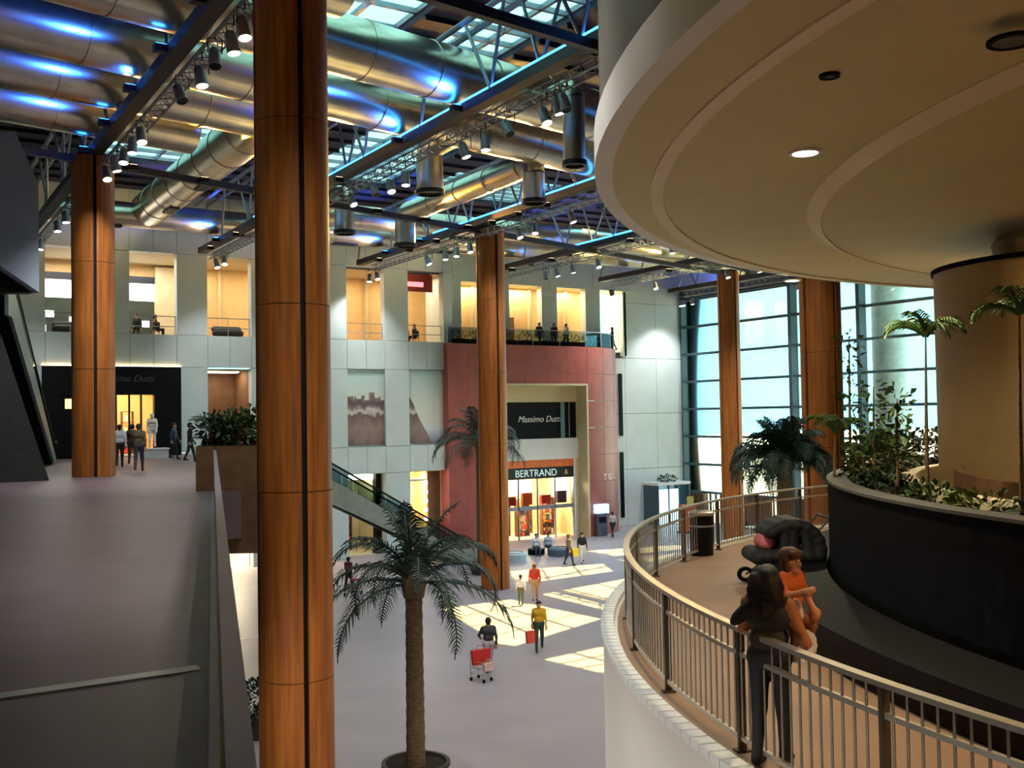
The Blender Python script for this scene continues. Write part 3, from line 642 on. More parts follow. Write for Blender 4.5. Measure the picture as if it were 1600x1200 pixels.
# black clothes shop on the gallery
bs = tag(empty('black_shopfront', (10.7, FY, L1)), 'black gallery shopfront with a golden lit doorway', 'shopfront')
x = lambda a: a-10.7
for a, b, z0, z1 in ((7.25, 14.15, 3.25, 4.75), (7.25, 8.0, 0, 3.25), (9.3, 10.85, 0, 3.25), (12.75, 14.15, 0, 3.25)): MB().box(x(a), x(b), -.12, .3, z0, z1).build('black_panel', 'black', bs)
for a, b, nm in ((10.85, 12.75, 'door_glass'),): MB().box(x(a), x(b), .08, .11, 0, 3.25).build(nm, 'shop_glass', bs)
MB().box(x(8.0), x(9.3), .0, .3, 0, 3.25).build('black_panel', 'black', bs)
MB().box(x(8.35), x(9.2), -.06, .0, 2.55, 3.05).build('lit_sign', 'gold_glow', bs)
for a in (11.5, 12.1): MB().box(x(a)-.04, x(a)+.04, .02, .2, 0, 3.25).build('door_frame', 'black', bs)
MB().box(x(7.25), x(14.15), -.1, .0, 4.75, 4.8).build('cornice_lamp', 'lamp_warm', bs)
text('sign_lettering', 'Massimo Dutti', .5, (.55, -.14, 4.1), (pi/2, 0, 0), mk('dim_letters', srgb(70, 74, 78), .5).name, bs, .25)
shop_room('clothes_shop', 7.3, 14.1, L1, 11.0, FY+.62, 61.5, 'warm_wall', 'golden interior of the black gallery shop', (1, .66, .25), 190)
for i, xx in enumerate((8.3, 9.0, 11.0, 12.2)): shelf(xx, 60.6, L1+.02, .6, 2.4, 'tall stocked shelf inside the black gallery shop, %s from its left end' % ORD[i])
# dim shop beside it
shop_room('dim_shop', 15.5, 18.2, L1, 11.0, FY+.62, 60, 'brown', 'dim brown shop behind the gallery planter', (1, .7, .4), 16)
shelf(16.4, 59.2, L1+.02, 1.6, 1.6, 'low shelf of pale goods in the dim gallery shop', 3)
shop_room('dim_shop', 19.6, 22.3, L1, 11.0, FY+.62, 60, 'brown', 'dim shop behind the big front column', (1, .7, .4), 40)
# ground floor shops
for i, (b, e_, l) in enumerate(((16.85, 500, 'white lit ground floor shop glimpsed left of the big column'), (20.95, 200, 'ground floor shop hidden by the big column'), (25.05, 260, 'ground floor shop behind the escalator with white ceiling'), (29.1, 230, 'ground floor shop with orange goods beside the red drum'))):
    shop_room('ground_shop', b-1.3, b+1.3, 0, 4.85, FY+.62, 60.8, ['paint_white', 'warm_wall', 'cream', 'warm_wall'][i], l, (1, .85, .6), e_)
    shelf(b-.4, 60.0, .02, 1.5, 2.2, ['stocked shelf in the white lit ground shop', 'stocked shelf in the hidden ground shop', 'stocked shelf in the shop behind the escalator', 'stocked shelf in the shop beside the red drum'][i])
tag(MB().box(24.0, 25.9, 57.6, 59.8, 4.5, 4.8).build('light_panel', 'lightbox'), 'white light panel in the ceiling of the shop behind the escalator', 'light panel')
dk = tag(empty('shop_pier', (26.0, 57.2, 0)), 'dark pier inside the shop opening behind the escalator', 'pier'); MB().box(-.1, .28, 0, .5, 0, 4.85).build('shaft', 'black', dk); MB().box(-.14, .3, -.03, .53, 0, .2).build('base', 'dark_steel', dk)
df = tag(empty('shop_door_frame', (29.1, 57.2, 0)), 'pale framed dark glass door with a column of small lamps', 'door'); 
MB().box(-1.2, -1.1, 0, .1, 0, 4.4).build('jamb', 'paint_white', df); MB().box(-1.1, .3, 0, .1, 4.25, 4.4).build('head', 'paint_white', df); MB().box(-1.1, .05, .04, .07, 0, 4.25).build('glass_leaf', 'shop_glass', df)
MB().box(.3, 1.2, .0, .2, 0, 4.85).build('pier', 'brown', df)
for i in range(5): MB().lathe([(0, 0), (.09, .0), (.11, .1), (.09, .2), (0, .2)], 10, (.17, 0, 4.0-i*.55), close=False).build('lamp', 'lamp_white', df, True)
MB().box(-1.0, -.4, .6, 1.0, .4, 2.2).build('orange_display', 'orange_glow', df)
# portal shops in the drum
px = tag(empty('glazed_shopfront', (37.5, 57.1, 0)), 'black glazed shopfront high in the portal with thin white lettering', 'shopfront')
for a, b, nm in ((-2.8, 2.05, 'glass_pane'), (2.35, 3.35, 'glass_pane')): MB().box(a, b, .1, .14, 6.65, 9.1).build(nm, 'black', px)
MB().box(2.05, 2.35, .0, .2, 6.65, 9.1).build('bright_mullion', mk('teal', srgb(110, 150, 150), .4), px); MB().box(2.75, 2.8, .06, .12, 6.65, 9.1).build('mullion', 'steel', px)
MB().box(-2.9, 3.36, .0, .3, 9.1, 10.15).build('cream_band', 'cream', px); MB().box(-2.9, 3.36, -.1, .3, 5.25, 6.65).build('spandrel', 'white', px)
text('sign_lettering', 'Massimo Dutti', .58, (.35, .08, 7.95), (pi/2, 0, 0), 'paint_white', px, .3)
bk = tag(empty('bookshop_facade', (37.5, 57.1, 0)), 'bookshop front with pale serif name on a dark band and lit windows', 'shopfront')
MB().box(-2.9, 3.0, -.05, .3, 4.75, 5.25).build('orange_lit_ceiling', mk('orange_light_tint', srgb(230, 120, 60), .6), bk)  # orange light on the ceiling strip put into its colour
MB().box(-2.9, 3.0, .0, .2, 4.0, 4.75).build('name_band', mk('slate', srgb(34, 46, 46), .5), bk)
text('sign_lettering', 'BERTRAND', .66, (-.05, -.03, 4.36), (pi/2, 0, 0), mk('pale_letters', srgb(200, 222, 216), .5, emit=(.7, .85, .8, 1), es=.25).name, bk)
MB().lathe([(0, 0), (.1, .0), (.14, .12), (.06, .2), (.1, .3), (0, .34)], 8, (2.35, -.03, 4.2), close=False).build('emblem', mk('gold', srgb(190, 160, 80), .4), bk)
MB().box(-2.9, 3.0, .05, .16, 1.95, 2.2).build('transom', 'steel', bk)
for a in (-1.4, .1, 1.5): MB().box(a-.04, a+.04, .05, .16, 0, 4.0).build('mullion', 'steel', bk)
MB().box(3.0, 3.12, -.05, .3, 0, 5.25).build('jamb', 'paint_white', bk); MB().box(3.12, 3.36, -.05, .3, 0, 5.25).build('jamb_panel', 'cream', bk)
for a, b in ((-2.8, -1.44), (-1.36, .06), (.14, 1.46), (1.54, 2.98)):
    MB().box(a, b, .1, .13, 2.2, 4.0).build('window_pane', 'shop_glass', bk)
    if a != .14: MB().box(a, b, .1, .13, .05, 1.95).build('window_pane', 'shop_glass', bk)
shop_room('bookshop', 34.6, 40.8, 0, 4.7, 57.42, 61.5, 'warm_wall', 'brightly lit interior of the bookshop', (1, .82, .55), 520)
for a, b, z0, z1 in ((35.9, 37.6, 2.9, 3.9), (39.4, 40.5, 2.6, 3.95)): tag(MB().box(a, b, 57.9, 57.95, z0, z1).build('lit_poster', 'lightbox'), 'white lit panel hanging in the bookshop window, %s' % ('wider one' if a < 37 else 'narrower one'), 'light panel')
for i, (xx, yy2) in enumerate(((35.3, 58.9), (36.4, 59.7), (37.5, 59.0), (38.5, 60.2), (39.4, 58.8), (40.2, 59.9))): shelf(xx, yy2, .02, .95, random.uniform(1.7, 3.4), 'bookshelf of red and cream books inside the bookshop, %s from the left' % ORD[i], 5)
for i, (xx, c) in enumerate(((35.4, (190, 40, 24)), (36.7, (226, 92, 30)), (38.2, (190, 34, 40)), (39.5, (60, 34, 40)))):
    tag(MB().box(xx, xx+.75, 57.6, 57.85, 2.25, 2.25+.6+.2*(i % 2)).build('window_display', colmat(c)), ['dark red', 'orange', 'crimson', 'plum'][i]+' display block in the upper bookshop window', 'display')
# posters
def poster(x0, x1, label, kind):
    m = bpy.data.materials.new('poster_'+kind); m.use_nodes = True; nt = m.node_tree; N = nt.nodes; L = nt.links; b = N['Principled BSDF']; b.inputs['Roughness'].default_value = .6
    tc = N.new('ShaderNodeTexCoord'); sx = N.new('ShaderNodeSeparateXYZ'); L.new(tc.outputs['Generated'], sx.inputs[0])
    nz = N.new('ShaderNodeTexNoise'); nz.inputs['Scale'].default_value = 4.5; nz.inputs['Detail'].default_value = 6; L.new(tc.outputs['Generated'], nz.inputs['Vector'])
    vo = N.new('ShaderNodeTexVoronoi'); vo.inputs['Scale'].default_value = 7; vo.distance = 'CHEBYCHEV'; L.new(tc.outputs['Generated'], vo.inputs['Vector'])
    def math_(op, a, c): 
        n = N.new('ShaderNodeMath'); n.operation = op
        for i, q in enumerate((a, c)):
            if isinstance(q, (int, float)): n.inputs[i].default_value = q
            else: L.new(q, n.inputs[i])
        return n.outputs[0]
    def ramp(src, els):
        r = N.new('ShaderNodeValToRGB'); r.color_ramp.elements[0].position = els[0][0]; r.color_ramp.elements[0].color = els[0][1]; r.color_ramp.elements[1].position = els[-1][0]; r.color_ramp.elements[1].color = els[-1][1]
        for p, c in els[1:-1]: r.color_ramp.elements.new(p).color = c
        L.new(src, r.inputs[0]); return r.outputs[0]
    def mix(f, a, c):
        n = N.new('ShaderNodeMix'); n.data_type = 'RGBA'; L.new(f, n.inputs[0]); L.new(a, n.inputs[6]); L.new(c, n.inputs[7]); return n.outputs[2]
    Z, X_ = sx.outputs[2], sx.outputs[0]
    sky = ramp(Z, [(.45, srgb(236, 232, 214)), (1, srgb(196, 224, 218))])
    land = ramp(math_('ADD', math_('ADD', Z, math_('MULTIPLY', nz.outputs['Fac'], .3)), math_('MULTIPLY', vo.outputs['Distance'], .1)), [(.12, srgb(70, 56, 56)), (.26, srgb(142, 116, 110)), (.42, srgb(164, 136, 126)), (.58, srgb(120, 96, 92)), (.64, srgb(226, 216, 206)), (.7, srgb(150, 124, 116)), (.78, srgb(104, 82, 80)), (.9, srgb(176, 152, 144))])
    sea = ramp(Z, [(0, srgb(110, 120, 126)), (.2, srgb(226, 232, 232))])
    if kind == 'town': h = math_('ADD', math_('MULTIPLY', vo.outputs['Color'], .16), .56); below = math_('LESS_THAN', Z, h); c = mix(below, sky, land)
    else:
        h = math_('ADD', math_('SUBTRACT', .62, math_('MULTIPLY', X_, 1.05)), math_('MULTIPLY', nz.outputs['Fac'], .12)); below = math_('LESS_THAN', Z, h)
        sea_m = math_('LESS_THAN', Z, .24); c = mix(below, mix(sea_m, sky, sea), land)
    L.new(c, b.inputs['Base Color'])
    tag(MB().box(x0, x1, FY+.18, FY+.25, L1+.2, 11.1).build('wall_poster', m), label, 'poster')
poster(25.05-HW, 25.05+HW, 'tall sepia poster of a hillside town on the facade', 'town')
poster(29.1-HW, 29.1+HW, 'tall pale poster of a cliff and water beside the red drum', 'cliff')
# lit bits of the upper gallery
for i, b in enumerate(BAY):
    light('AREA', 'corridor_lamp', (b, 59.3, 17.2), 80 if i > 1 else 120, (1, .84, .56) if i > 1 else (1, .95, .85), (b, 59.3, 0), size=2.6, size_y=2.2)
    r = tag(empty('gallery_rail', (b, FY+.3, L2)), 'thin metal guard rail in the upper gallery opening '+['at the far left', 'left of the gallery shop pillar', 'left of the big column', 'behind the big column', 'above the town poster', 'above the cliff poster'][i], 'railing', 'upper gallery guard rails')
    for z in (.55, 1.1): MB().tube([(-HW, 0, z), (HW, 0, z)], .025, 6).build('rail', 'steel', r)
    for xx in (-HW+.03, 0, HW-.03): MB().tube([(xx, 0, .0), (xx, 0, 1.1)], .02, 6).build('post', 'steel', r)
for xx in (34.7, 38.6, 42.5, 46): light('AREA', 'corridor_lamp', (xx, 61.0, 17.2), 75, (1, .84, .56), (xx, 61, 0), size=2.4, size_y=.9)
ub = tag(empty('upper_shop_sign', (10.2, 61.3, L2)), 'white glowing sign band over the dark shop in the upper left openings', 'sign')
MB().box(-3.4, 3.7, 0, .25, 2.4, 3.4).build('light_box', 'lightbox', ub); MB().box(-3.6, 3.8, -.1, .25, 3.4, 3.8).build('header', 'dark_steel', ub); MB().box(-3.4, 3.7, .1, .28, 0, 2.4).build('shop_window', mk('shop_dim', srgb(60, 70, 60), .4), ub)
MB().box(3.7, 5.6, -.2, .3, 0, 4.4).build('pier', 'cream', ub)
for i, (xx, z) in enumerate(((-2.6, 1.3), (-.9, 1.0), (-3.0, .5), (2.5, .9))): MB().box(xx, xx+.9, .02, .1, z, z+.35).build('window_display', 'lightbox', ub)
rs = tag(empty('red_sign', (28.9, 57.4, 15.9)), 'red sign board with pink lettering at the top of the opening above the cliff poster', 'sign'); MB().box(-1.0, 1.0, .03, .07, 1.3, 1.41).build('hanger', 'dark_steel', rs); MB().box(-1.15, 1.15, 0, .1, .2, 1.3).build('board', colmat((176, 70, 50)), rs); MB().box(-.75, .5, -.03, 0, .5, .8).build('lettering', 'pink_glow', rs)
# vestibule by the end wall
ve = tag(empty('entrance_vestibule', (50.4, 58.3, 0)), 'small lit glass entrance box against the grey end wall', 'vestibule')
for a in (-1.5, -.5, .5, 1.5): MB().box(a-.06, a+.06, -.06, .06, 0, 2.9).build('post', 'frame', ve)
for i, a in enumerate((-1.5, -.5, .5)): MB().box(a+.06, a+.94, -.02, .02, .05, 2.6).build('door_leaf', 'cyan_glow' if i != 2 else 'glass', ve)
MB().box(-1.6, 1.6, -.1, 1.6, 2.9, 3.1).build('roof', 'paint_white', ve); MB().box(-1.56, -1.44, .06, 1.6, 0, 2.9).build('side', 'frame', ve); MB().box(1.44, 1.56, .06, 1.6, 0, 2.9).build('side', 'frame', ve)
# ================================================================ SOFFIT DOWNLIGHTS
def downlight(px, py, z, on, label, R=.15):
    p = at_z(px, py, z); e = tag(empty('downlight', p), label, 'downlight', 'soffit downlights')
    tr_ = MB().lathe([(R, -.02), (R+.05, -.02), (R+.05, .01), (R, .01)], 24).build('trim_ring', 'paint_white' if on else 'dark_wall', e, True)
    MB().lathe([(0, -.015), (R, -.015), (R, .0), (0, .0)], 24, close=False).build('lens', 'lamp_white' if on else 'pot', tr_, True)
    if on: light('SPOT', 'downlight_lamp', p-Vector((0, 0, .06)), DOWN_E, (1, .84, .5), p-Vector((0, 0, 3)), .15, spot=150, blend=.6)
DOWN_E = 620
downlight(1258, 238, SOF+.15, 1, 'bright round downlight in the middle of the cream soffit', .16)
downlight(1238, 438, SOF+.15, 1, 'small downlight near the lower soffit edge', .16)
downlight(1503, 410, SOF, 1, 'downlight just above the broad tan pillar', .16)
downlight(1582, 63, SOF, 0, 'unlit downlight at the upper right of the soffit', .16)
downlight(1296, 118, SOF+.15, 0, 'tiny dark sprinkler cover in the soffit', .05)
for a in (179, 188, 198):          # downlights added past the frame edge to light the near walkway
    p = Vector((DC[0]+14.6*cos(RAD(a)), DC[1]+14.6*sin(RAD(a)), SOF+.15))
    e = tag(empty('downlight', p), ['added downlight over the walkway just past the frame edge', 'added downlight over the near terrace walkway', 'added downlight over the terrace behind the viewer'][(179, 188, 198).index(a)], 'downlight', 'soffit downlights')
    MB().lathe([(.15, -.02), (.2, -.02), (.2, .01), (.15, .01)], 24).build('trim_ring', 'paint_white', e, True); MB().lathe([(0, -.015), (.15, -.015), (.15, 0), (0, 0)], 24, close=False).build('lens', 'lamp_white', e, True)
    light('SPOT', 'downlight_lamp', p-Vector((0, 0, .06)), DOWN_E*.75, (1, .7, .38), p-Vector((0, 0, 3)), .15, spot=120, blend=.6)
cx_, cy_ = CC[0]-2.2, CC[1]-3.4
e = tag(empty('added_washer', (cx_, cy_, SOF-.02)), 'added warm washer lamp above the broad tan pillar', 'lamp'); MB().lathe([(0, 0), (.14, 0), (.16, -.18), (.12, -.18), (.1, -.06), (0, -.06)], 16, close=False).build('housing', 'dark_steel', e, True); MB().lathe([(0, -.1), (.11, -.1), (.11, -.08), (0, -.08)], 16, close=False).build('lens', 'lamp_warm', e, True)
light('SPOT', 'added_washer_lamp', (cx_, cy_, SOF-.22), 240, (1, .62, .24), (CC[0]-1.4, CC[1]-1.6, 9.8), .1, spot=90, blend=.7)  # lamp added to warm the tan pillar
for i, y_ in enumerate((3.0, 7.0, 11.0, 15.0)):     # unseen lamps added under the slab to brighten the floor and curved wall
    x_ = .09+.28*y_-1.0; e = tag(empty('added_slab_lamp', (x_, y_, L1-1.2)), 'added unseen lamp under the gallery slab, %s from the viewer' % ORD[i], 'lamp', 'added lamps under the gallery slab')
    hd = MB().lathe([(0, 0), (.16, 0), (.18, -.14), (.14, -.14), (.12, -.05), (0, -.05)], 16, close=False).build('housing', 'dark_steel', e, True); MB().lathe([(0, -.08), (.13, -.08), (.13, -.06), (0, -.06)], 16, close=False).build('lens', 'lamp_white', hd, True)
    light('SPOT', 'added_slab_light', (x_, y_, L1-1.36), 330, (1, .95, .86), (x_+5.5, y_, 2.2), .14, spot=110, blend=.7)
# ================================================================ PALMS AND PLANTS
def frond_mesh(L, e0, droop, nl=34, lw=.035, ll=.55, seed=0, mats=('leaf_dark',)):
    rnd = random.Random(seed); mb = MB(); p = Vector((0, 0, 0)); e = e0; pts = [p.copy()]; dirs = []
    n = 16
    for i in range(n):
        d = Vector((cos(e), 0, sin(e))); p = p + d*(L/n); pts.append(p.copy()); dirs.append(d); e -= droop/n*(.5+1.2*i/n)
    mb.tube(pts, [.035*(1-.8*i/n)+.004 for i in range(n+1)], 5)
    for i in range(nl):
        t = .1+.9*i/nl; k = min(int(t*n), n-1); b = pts[k].lerp(pts[k+1], t*n-k); d = dirs[k]; up = Vector((-d.z, 0, d.x))
        l = ll*(sin(pi*min(1, .18+t*.86))**.6)*rnd.uniform(.85, 1.15)
        for s in (-1, 1):
            o = (d*.62+Vector((0, s, 0))*.72+up*rnd.uniform(.0, .25)).normalized()
            m1 = b+o*l*.5; tp = b+o*l+Vector((0, 0, -l*rnd.uniform(.25, .55))); w = d*lw*.5
            mb.add([b-w, b+w, m1+w*1.3+up*.01, m1-w*1.3, tp], [(0, 1, 2, 3), (3, 2, 4)])
    return mb.mesh('frond', list(mats))
def palm(x, y, z, H, r, fr, label, L=2.1, seed=1, pot=True, lean=(0, 0), nf=26, ll=.55):
    rnd = random.Random(seed); e = tag(empty('palm_tree', (x, y, z)), label, 'palm tree', 'potted palms')
    pts = []; rs = []; n = int(H/.16)
    for i in range(n+1):
        t = i/n; pts.append((lean[0]*t*t, lean[1]*t*t, .35+(H-.35)*t)); rs.append(r*(1.08-.14*t)*(1+.07*(i % 2)))
    MB().tube(pts, rs, 12).build('trunk', 'bark', e, True)
    top = Vector((lean[0], lean[1], H))
    if pot:
        pt_ = MB().lathe([(0, 0), (.55, 0), (.72, .5), (.76, .52), (.76, .6), (.68, .6), (.66, .5), (0, .48)], 28, close=False).build('pot', 'pot', e, True)
        MB().lathe([(0, .5), (.66, .5), (.66, .53), (0, .53)], 20, close=False).build('soil', 'soil', pt_)
    MB().lathe([(0, -.25), (r*1.2, -.2), (r*1.5, .1), (r*.9, .4), (0, .5)], 12, tuple(top), close=False).build('crown_heart', 'bark', e, True)
    ms = [frond_mesh(L*f, e0, dr, seed=seed*20+i, ll=ll) for i, (f, e0, dr) in enumerate(fr)]
    for i in range(nf):
        o = link('frond', ms[i % len(ms)], e, top+Vector((0, 0, .1))); o.rotation_euler = (rnd.uniform(-.12, .12), rnd.uniform(-.1, .1), i*2.39996+rnd.uniform(-.2, .2))
    return e
FR = [(1.0, .95, 2.3), (1.05, .6, 2.3), (1.1, .35, 2.1), (.85, 1.25, 1.7), (1.05, .1, 1.7), (1.0, .75, 2.9), (.8, 1.45, .9)]
pb = at_z(650, 1193, .55)
palm(pb.x, pb.y, 0, 4.4, .19, FR, 'potted palm with drooping dark fronds in the foreground of the atrium', 2.75, 3, nf=22, ll=.5)
p2 = at_y(752, 800, 46.5); palm(p2.x, p2.y, 0, 6.7, .24, FR, 'palm standing before the red drum behind the slim column', 3.0, 5, nf=24, ll=.8)
palm(24.9, 23.4, 0, 6.5, .25, FR, 'bushy dark palm between the orange column and the dark planter', 2.1, 8, nf=60, ll=.6)
def leaf_cluster(rx, ry, rz, n, ls, mat, seed, stems=5, spiky=False):
    rnd = random.Random(seed); mb = MB()
    for i in range(n):
        while True:
            q = Vector((rnd.uniform(-1, 1), rnd.uniform(-1, 1), rnd.uniform(-1, 1)))
            if .25 < q.length < 1: break
        c = Vector((q.x*rx, q.y*ry, rz+q.z*rz)); d = (q+Vector((rnd.uniform(-.5, .5), rnd.uniform(-.5, .5), rnd.uniform(-.2, .7)))).normalized()
        s = d.cross(Vector((rnd.uniform(-1, 1), rnd.uniform(-1, 1), 1))).normalized(); l = ls*rnd.uniform(.6, 1.3); w = l*(.1 if spiky else .26); nn = d.cross(s)
        mb.add([c, c+d*l*.5+s*w+nn*l*.05, c+d*l-Vector((0, 0, l*.25)), c+d*l*.5-s*w+nn*l*.05], [(0, 1, 2), (0, 2, 3)])
    return mb.mesh('foliage', mat)
def stems_mesh(rx, ry, h, n, seed, r=.015):
    rnd = random.Random(seed); mb = MB()
    for i in range(n): a = rnd.uniform(0, 6.28); mb.tube([(0, 0, 0), (rx*.3*cos(a), ry*.3*sin(a), h*.5), (rx*.7*cos(a), ry*.7*sin(a), h)], [r, r*.8, r*.5], 5)
    return mb.mesh('stem', 'bark')
def shrub(p, rx, rz, label, mat='leaf', n=260, ls=.16, seed=0, group=None, spiky=False):
    e = tag(empty('leafy_shrub', p), label, 'plant', group); f = link('foliage', leaf_cluster(rx, rx, rz, n, ls, mat, seed, spiky=spiky), e); f['kind'] = 'stuff'
    link('stem', stems_mesh(rx, rx, rz*1.5, 5, seed), e); return e
def ringpt(ang, R, z): return Vector((DC[0]+R*cos(RAD(ang)), DC[1]+R*sin(RAD(ang)), z))
pos_words = ['at the far rounded end', 'next to the far end', 'before the tall stems', 'beside the white kerb tip', 'in front of the core wall', 'near the frame edge', 'beyond the frame edge']
for i in range(15):
    a = 92+i*5.6; mt = ['leaf_dark', 'leaf', 'leaf_lime'][(i*7) % 3] if i > 8 else ['leaf_dark', 'leaf', 'leaf_dark'][i % 3]
    shrub(ringpt(a, 12.8, 6.84), .46 if i < 8 else .38, .2 if i > 7 else .46, ['dark green', 'green', 'yellow green'][['leaf_dark', 'leaf', 'leaf_lime'].index(mt)]+' leafy shrub in the ring planter, %s plant from the far end' % ['first', 'second', 'third', 'fourth', 'fifth', 'sixth', 'seventh', 'eighth', 'ninth', 'tenth', 'eleventh', 'twelfth', 'thirteenth', 'fourteenth', 'fifteenth'][i], mt, 340 if i < 8 else 240, .16 if i < 8 else .13, 40+i, 'planter shrubs')
def slender(p, h, label, seed, palmy=False):
    rnd = random.Random(seed); e = tag(empty('slender_tree', p), label, 'plant', 'slender planter trees')
    mb = MB(); mb.tube([(0, 0, 0), (.05, .02, h*.5), (.02, -.03, h)], [.03, .022, .01], 6); mb.build('stem', 'bark', e, True)
    if palmy:
        me = frond_mesh(.62, .9, 2.0, 14, .02, .22, seed, ('leaf',))
        for i in range(8): o = link('frond', me, e, (.02, -.03, h)); o.rotation_euler = (0, rnd.uniform(-.3, .3), i*2.4)
    else:
        for i in range(7):
            z = h*(.3+.7*i/7); f = link('foliage', leaf_cluster(.2, .2, .16, 16, .15, 'leaf', seed*9+i), e, (.04, 0, z)); f['kind'] = 'stuff'
for (px_, R, h, l, s, pm) in ((1326, 12.8, 2.6, 'thin bare stemmed tree before the window bars', 3, 0), (1362, 12.8, 1.7, 'leafy slender tree in front of the outside pillar', 4, 0), (1398, 12.9, 1.5, 'short leafy tree beside the outside pillar', 5, 0), (1445, 12.8, 2.3, 'feathery slender palm beside the broad tan pillar', 6, 1), (1300, 12.9, 1.0, 'small palm at the far end of the planter', 7, 1), (1592, 12.6, 2.4, 'slender palm at the frame edge before the tan pillar', 8, 1)):
    d = ray(px_, 640); a_ = d.x**2+d.y**2; b_ = -2*(d.x*DC[0]+d.y*DC[1]); c__ = DC[0]**2+DC[1]**2-R*R; disc = max(0, b_*b_-4*a_*c__); t = (-b_-disc**.5)/(2*a_)
    slender(Vector((d.x*t, d.y*t, 6.85)), h, l, s, pm)
# gallery planter box
g0 = at_z(306, 768, L1); gp = tag(empty('planter_box', g0, -HEAD), 'brown square planter box at the end of the gallery railing', 'planter')
MB().box(0, .5, 0, 1.3, 0, 1.15).build('raised_box', 'planter', gp); MB().box(.52, 1.62, 0, 1.3, -1.6, 1.15).build('hanging_box', 'planter', gp); MB().box(.04, 1.58, .04, 1.26, 1.15, 1.17).build('soil', 'soil', gp)
Rz = Matrix.Rotation(-HEAD, 3, 'Z')
for i, (a, b, r, z, m_, l) in enumerate(((.35, .6, .5, .42, 'leaf_dark', 'dark bushy plant at the near corner of the gallery planter box'), (.9, .5, .5, .45, 'leaf', 'green plant in the middle of the gallery planter box'), (1.35, .7, .45, .5, 'leaf', 'green plant beside the big column in the gallery planter box'))):
    shrub(g0+Rz @ Vector((a, b, 1.16)), r, z, l, m_, 300, .2, 70+i)
fe = tag(empty('fern_palm', g0+Rz @ Vector((.45, .9, 1.16))), 'small feathery palm rising from the gallery planter box', 'plant')
me = frond_mesh(1.3, 1.15, 1.5, 22, .03, .34, 5, ('leaf',))
for i in range(8): o = link('frond', me, fe); o.rotation_euler = (0, random.uniform(-.2, .2), i*2.4)
tp = at_z(404, 1140, .2); e = tag(empty('topiary_pot', (tp.x, tp.y, 0)), 'dark clipped shrub in a pot just left of the big column foot', 'plant'); MB().lathe([(0, 0), (.3, 0), (.38, .5), (0, .48)], 20, close=False).build('pot', 'pot', e, True); f = link('foliage', leaf_cluster(.55, .55, .55, 500, .16, 'leaf_dark', 99), e, (0, 0, .4)); f['kind'] = 'stuff'
# hedge boxes on the red drum terrace
hx = [(31.4+1.75*i, 56.75, 0) for i in range(6)] + [(41+4.3*cos(RAD(a)), 61+4.3*sin(RAD(a)), RAD(a+90)) for a in (-78, -56, -34, -14)]
ordn = ['first', 'second', 'third', 'fourth', 'fifth', 'sixth', 'seventh', 'eighth', 'ninth', 'tenth']
for i, (x_, y_, rz) in enumerate(hx):
    e = tag(empty('hedge_trough', (x_, y_, L2), rz), 'dark green hedge trough on the red drum edge, %s from the facade side' % ordn[i], 'hedge', 'hedge troughs on the red drum')
    MB().box(-.8, .8, -.22, .22, 0, .35).build('trough', colmat((60, 66, 78)), e); f = link('foliage', leaf_cluster(.85, .26, .3, 170, .16, 'leaf_dark', 200+i), e, (0, 0, .33)); f['kind'] = 'stuff'
e = tag(empty('drum_guard_rail', (0, 0, 0)), 'glass guard rail around the top of the red drum', 'railing')
gpts = [(30.4, 56.15)] + [(30.4+2.12*i, 56.15) for i in range(1, 6)] + [(41+4.85*cos(RAD(a)), 61+4.85*sin(RAD(a))) for a in (-72, -54, -36, -18, 0)]
for (a, b) in zip(gpts, gpts[1:]):
    MB().bar((a[0], a[1], L2+.52), (b[0], b[1], L2+.52), .02, .95).build('glass_panel', 'rail_glass', e); MB().bar((a[0], a[1], L2+1.02), (b[0], b[1], L2+1.02), .05, .05).build('top_rail', 'steel', e); MB().bar((a[0], a[1], L2), (a[0], a[1], L2+1.0), .04, .04).build('post', 'steel', e)
# vestibule roof plant
shrub((50.4, 59, 3.12), .8, .22, 'green plants spreading on the roof of the glass entrance box', 'leaf_dark', 160, .25, 321)
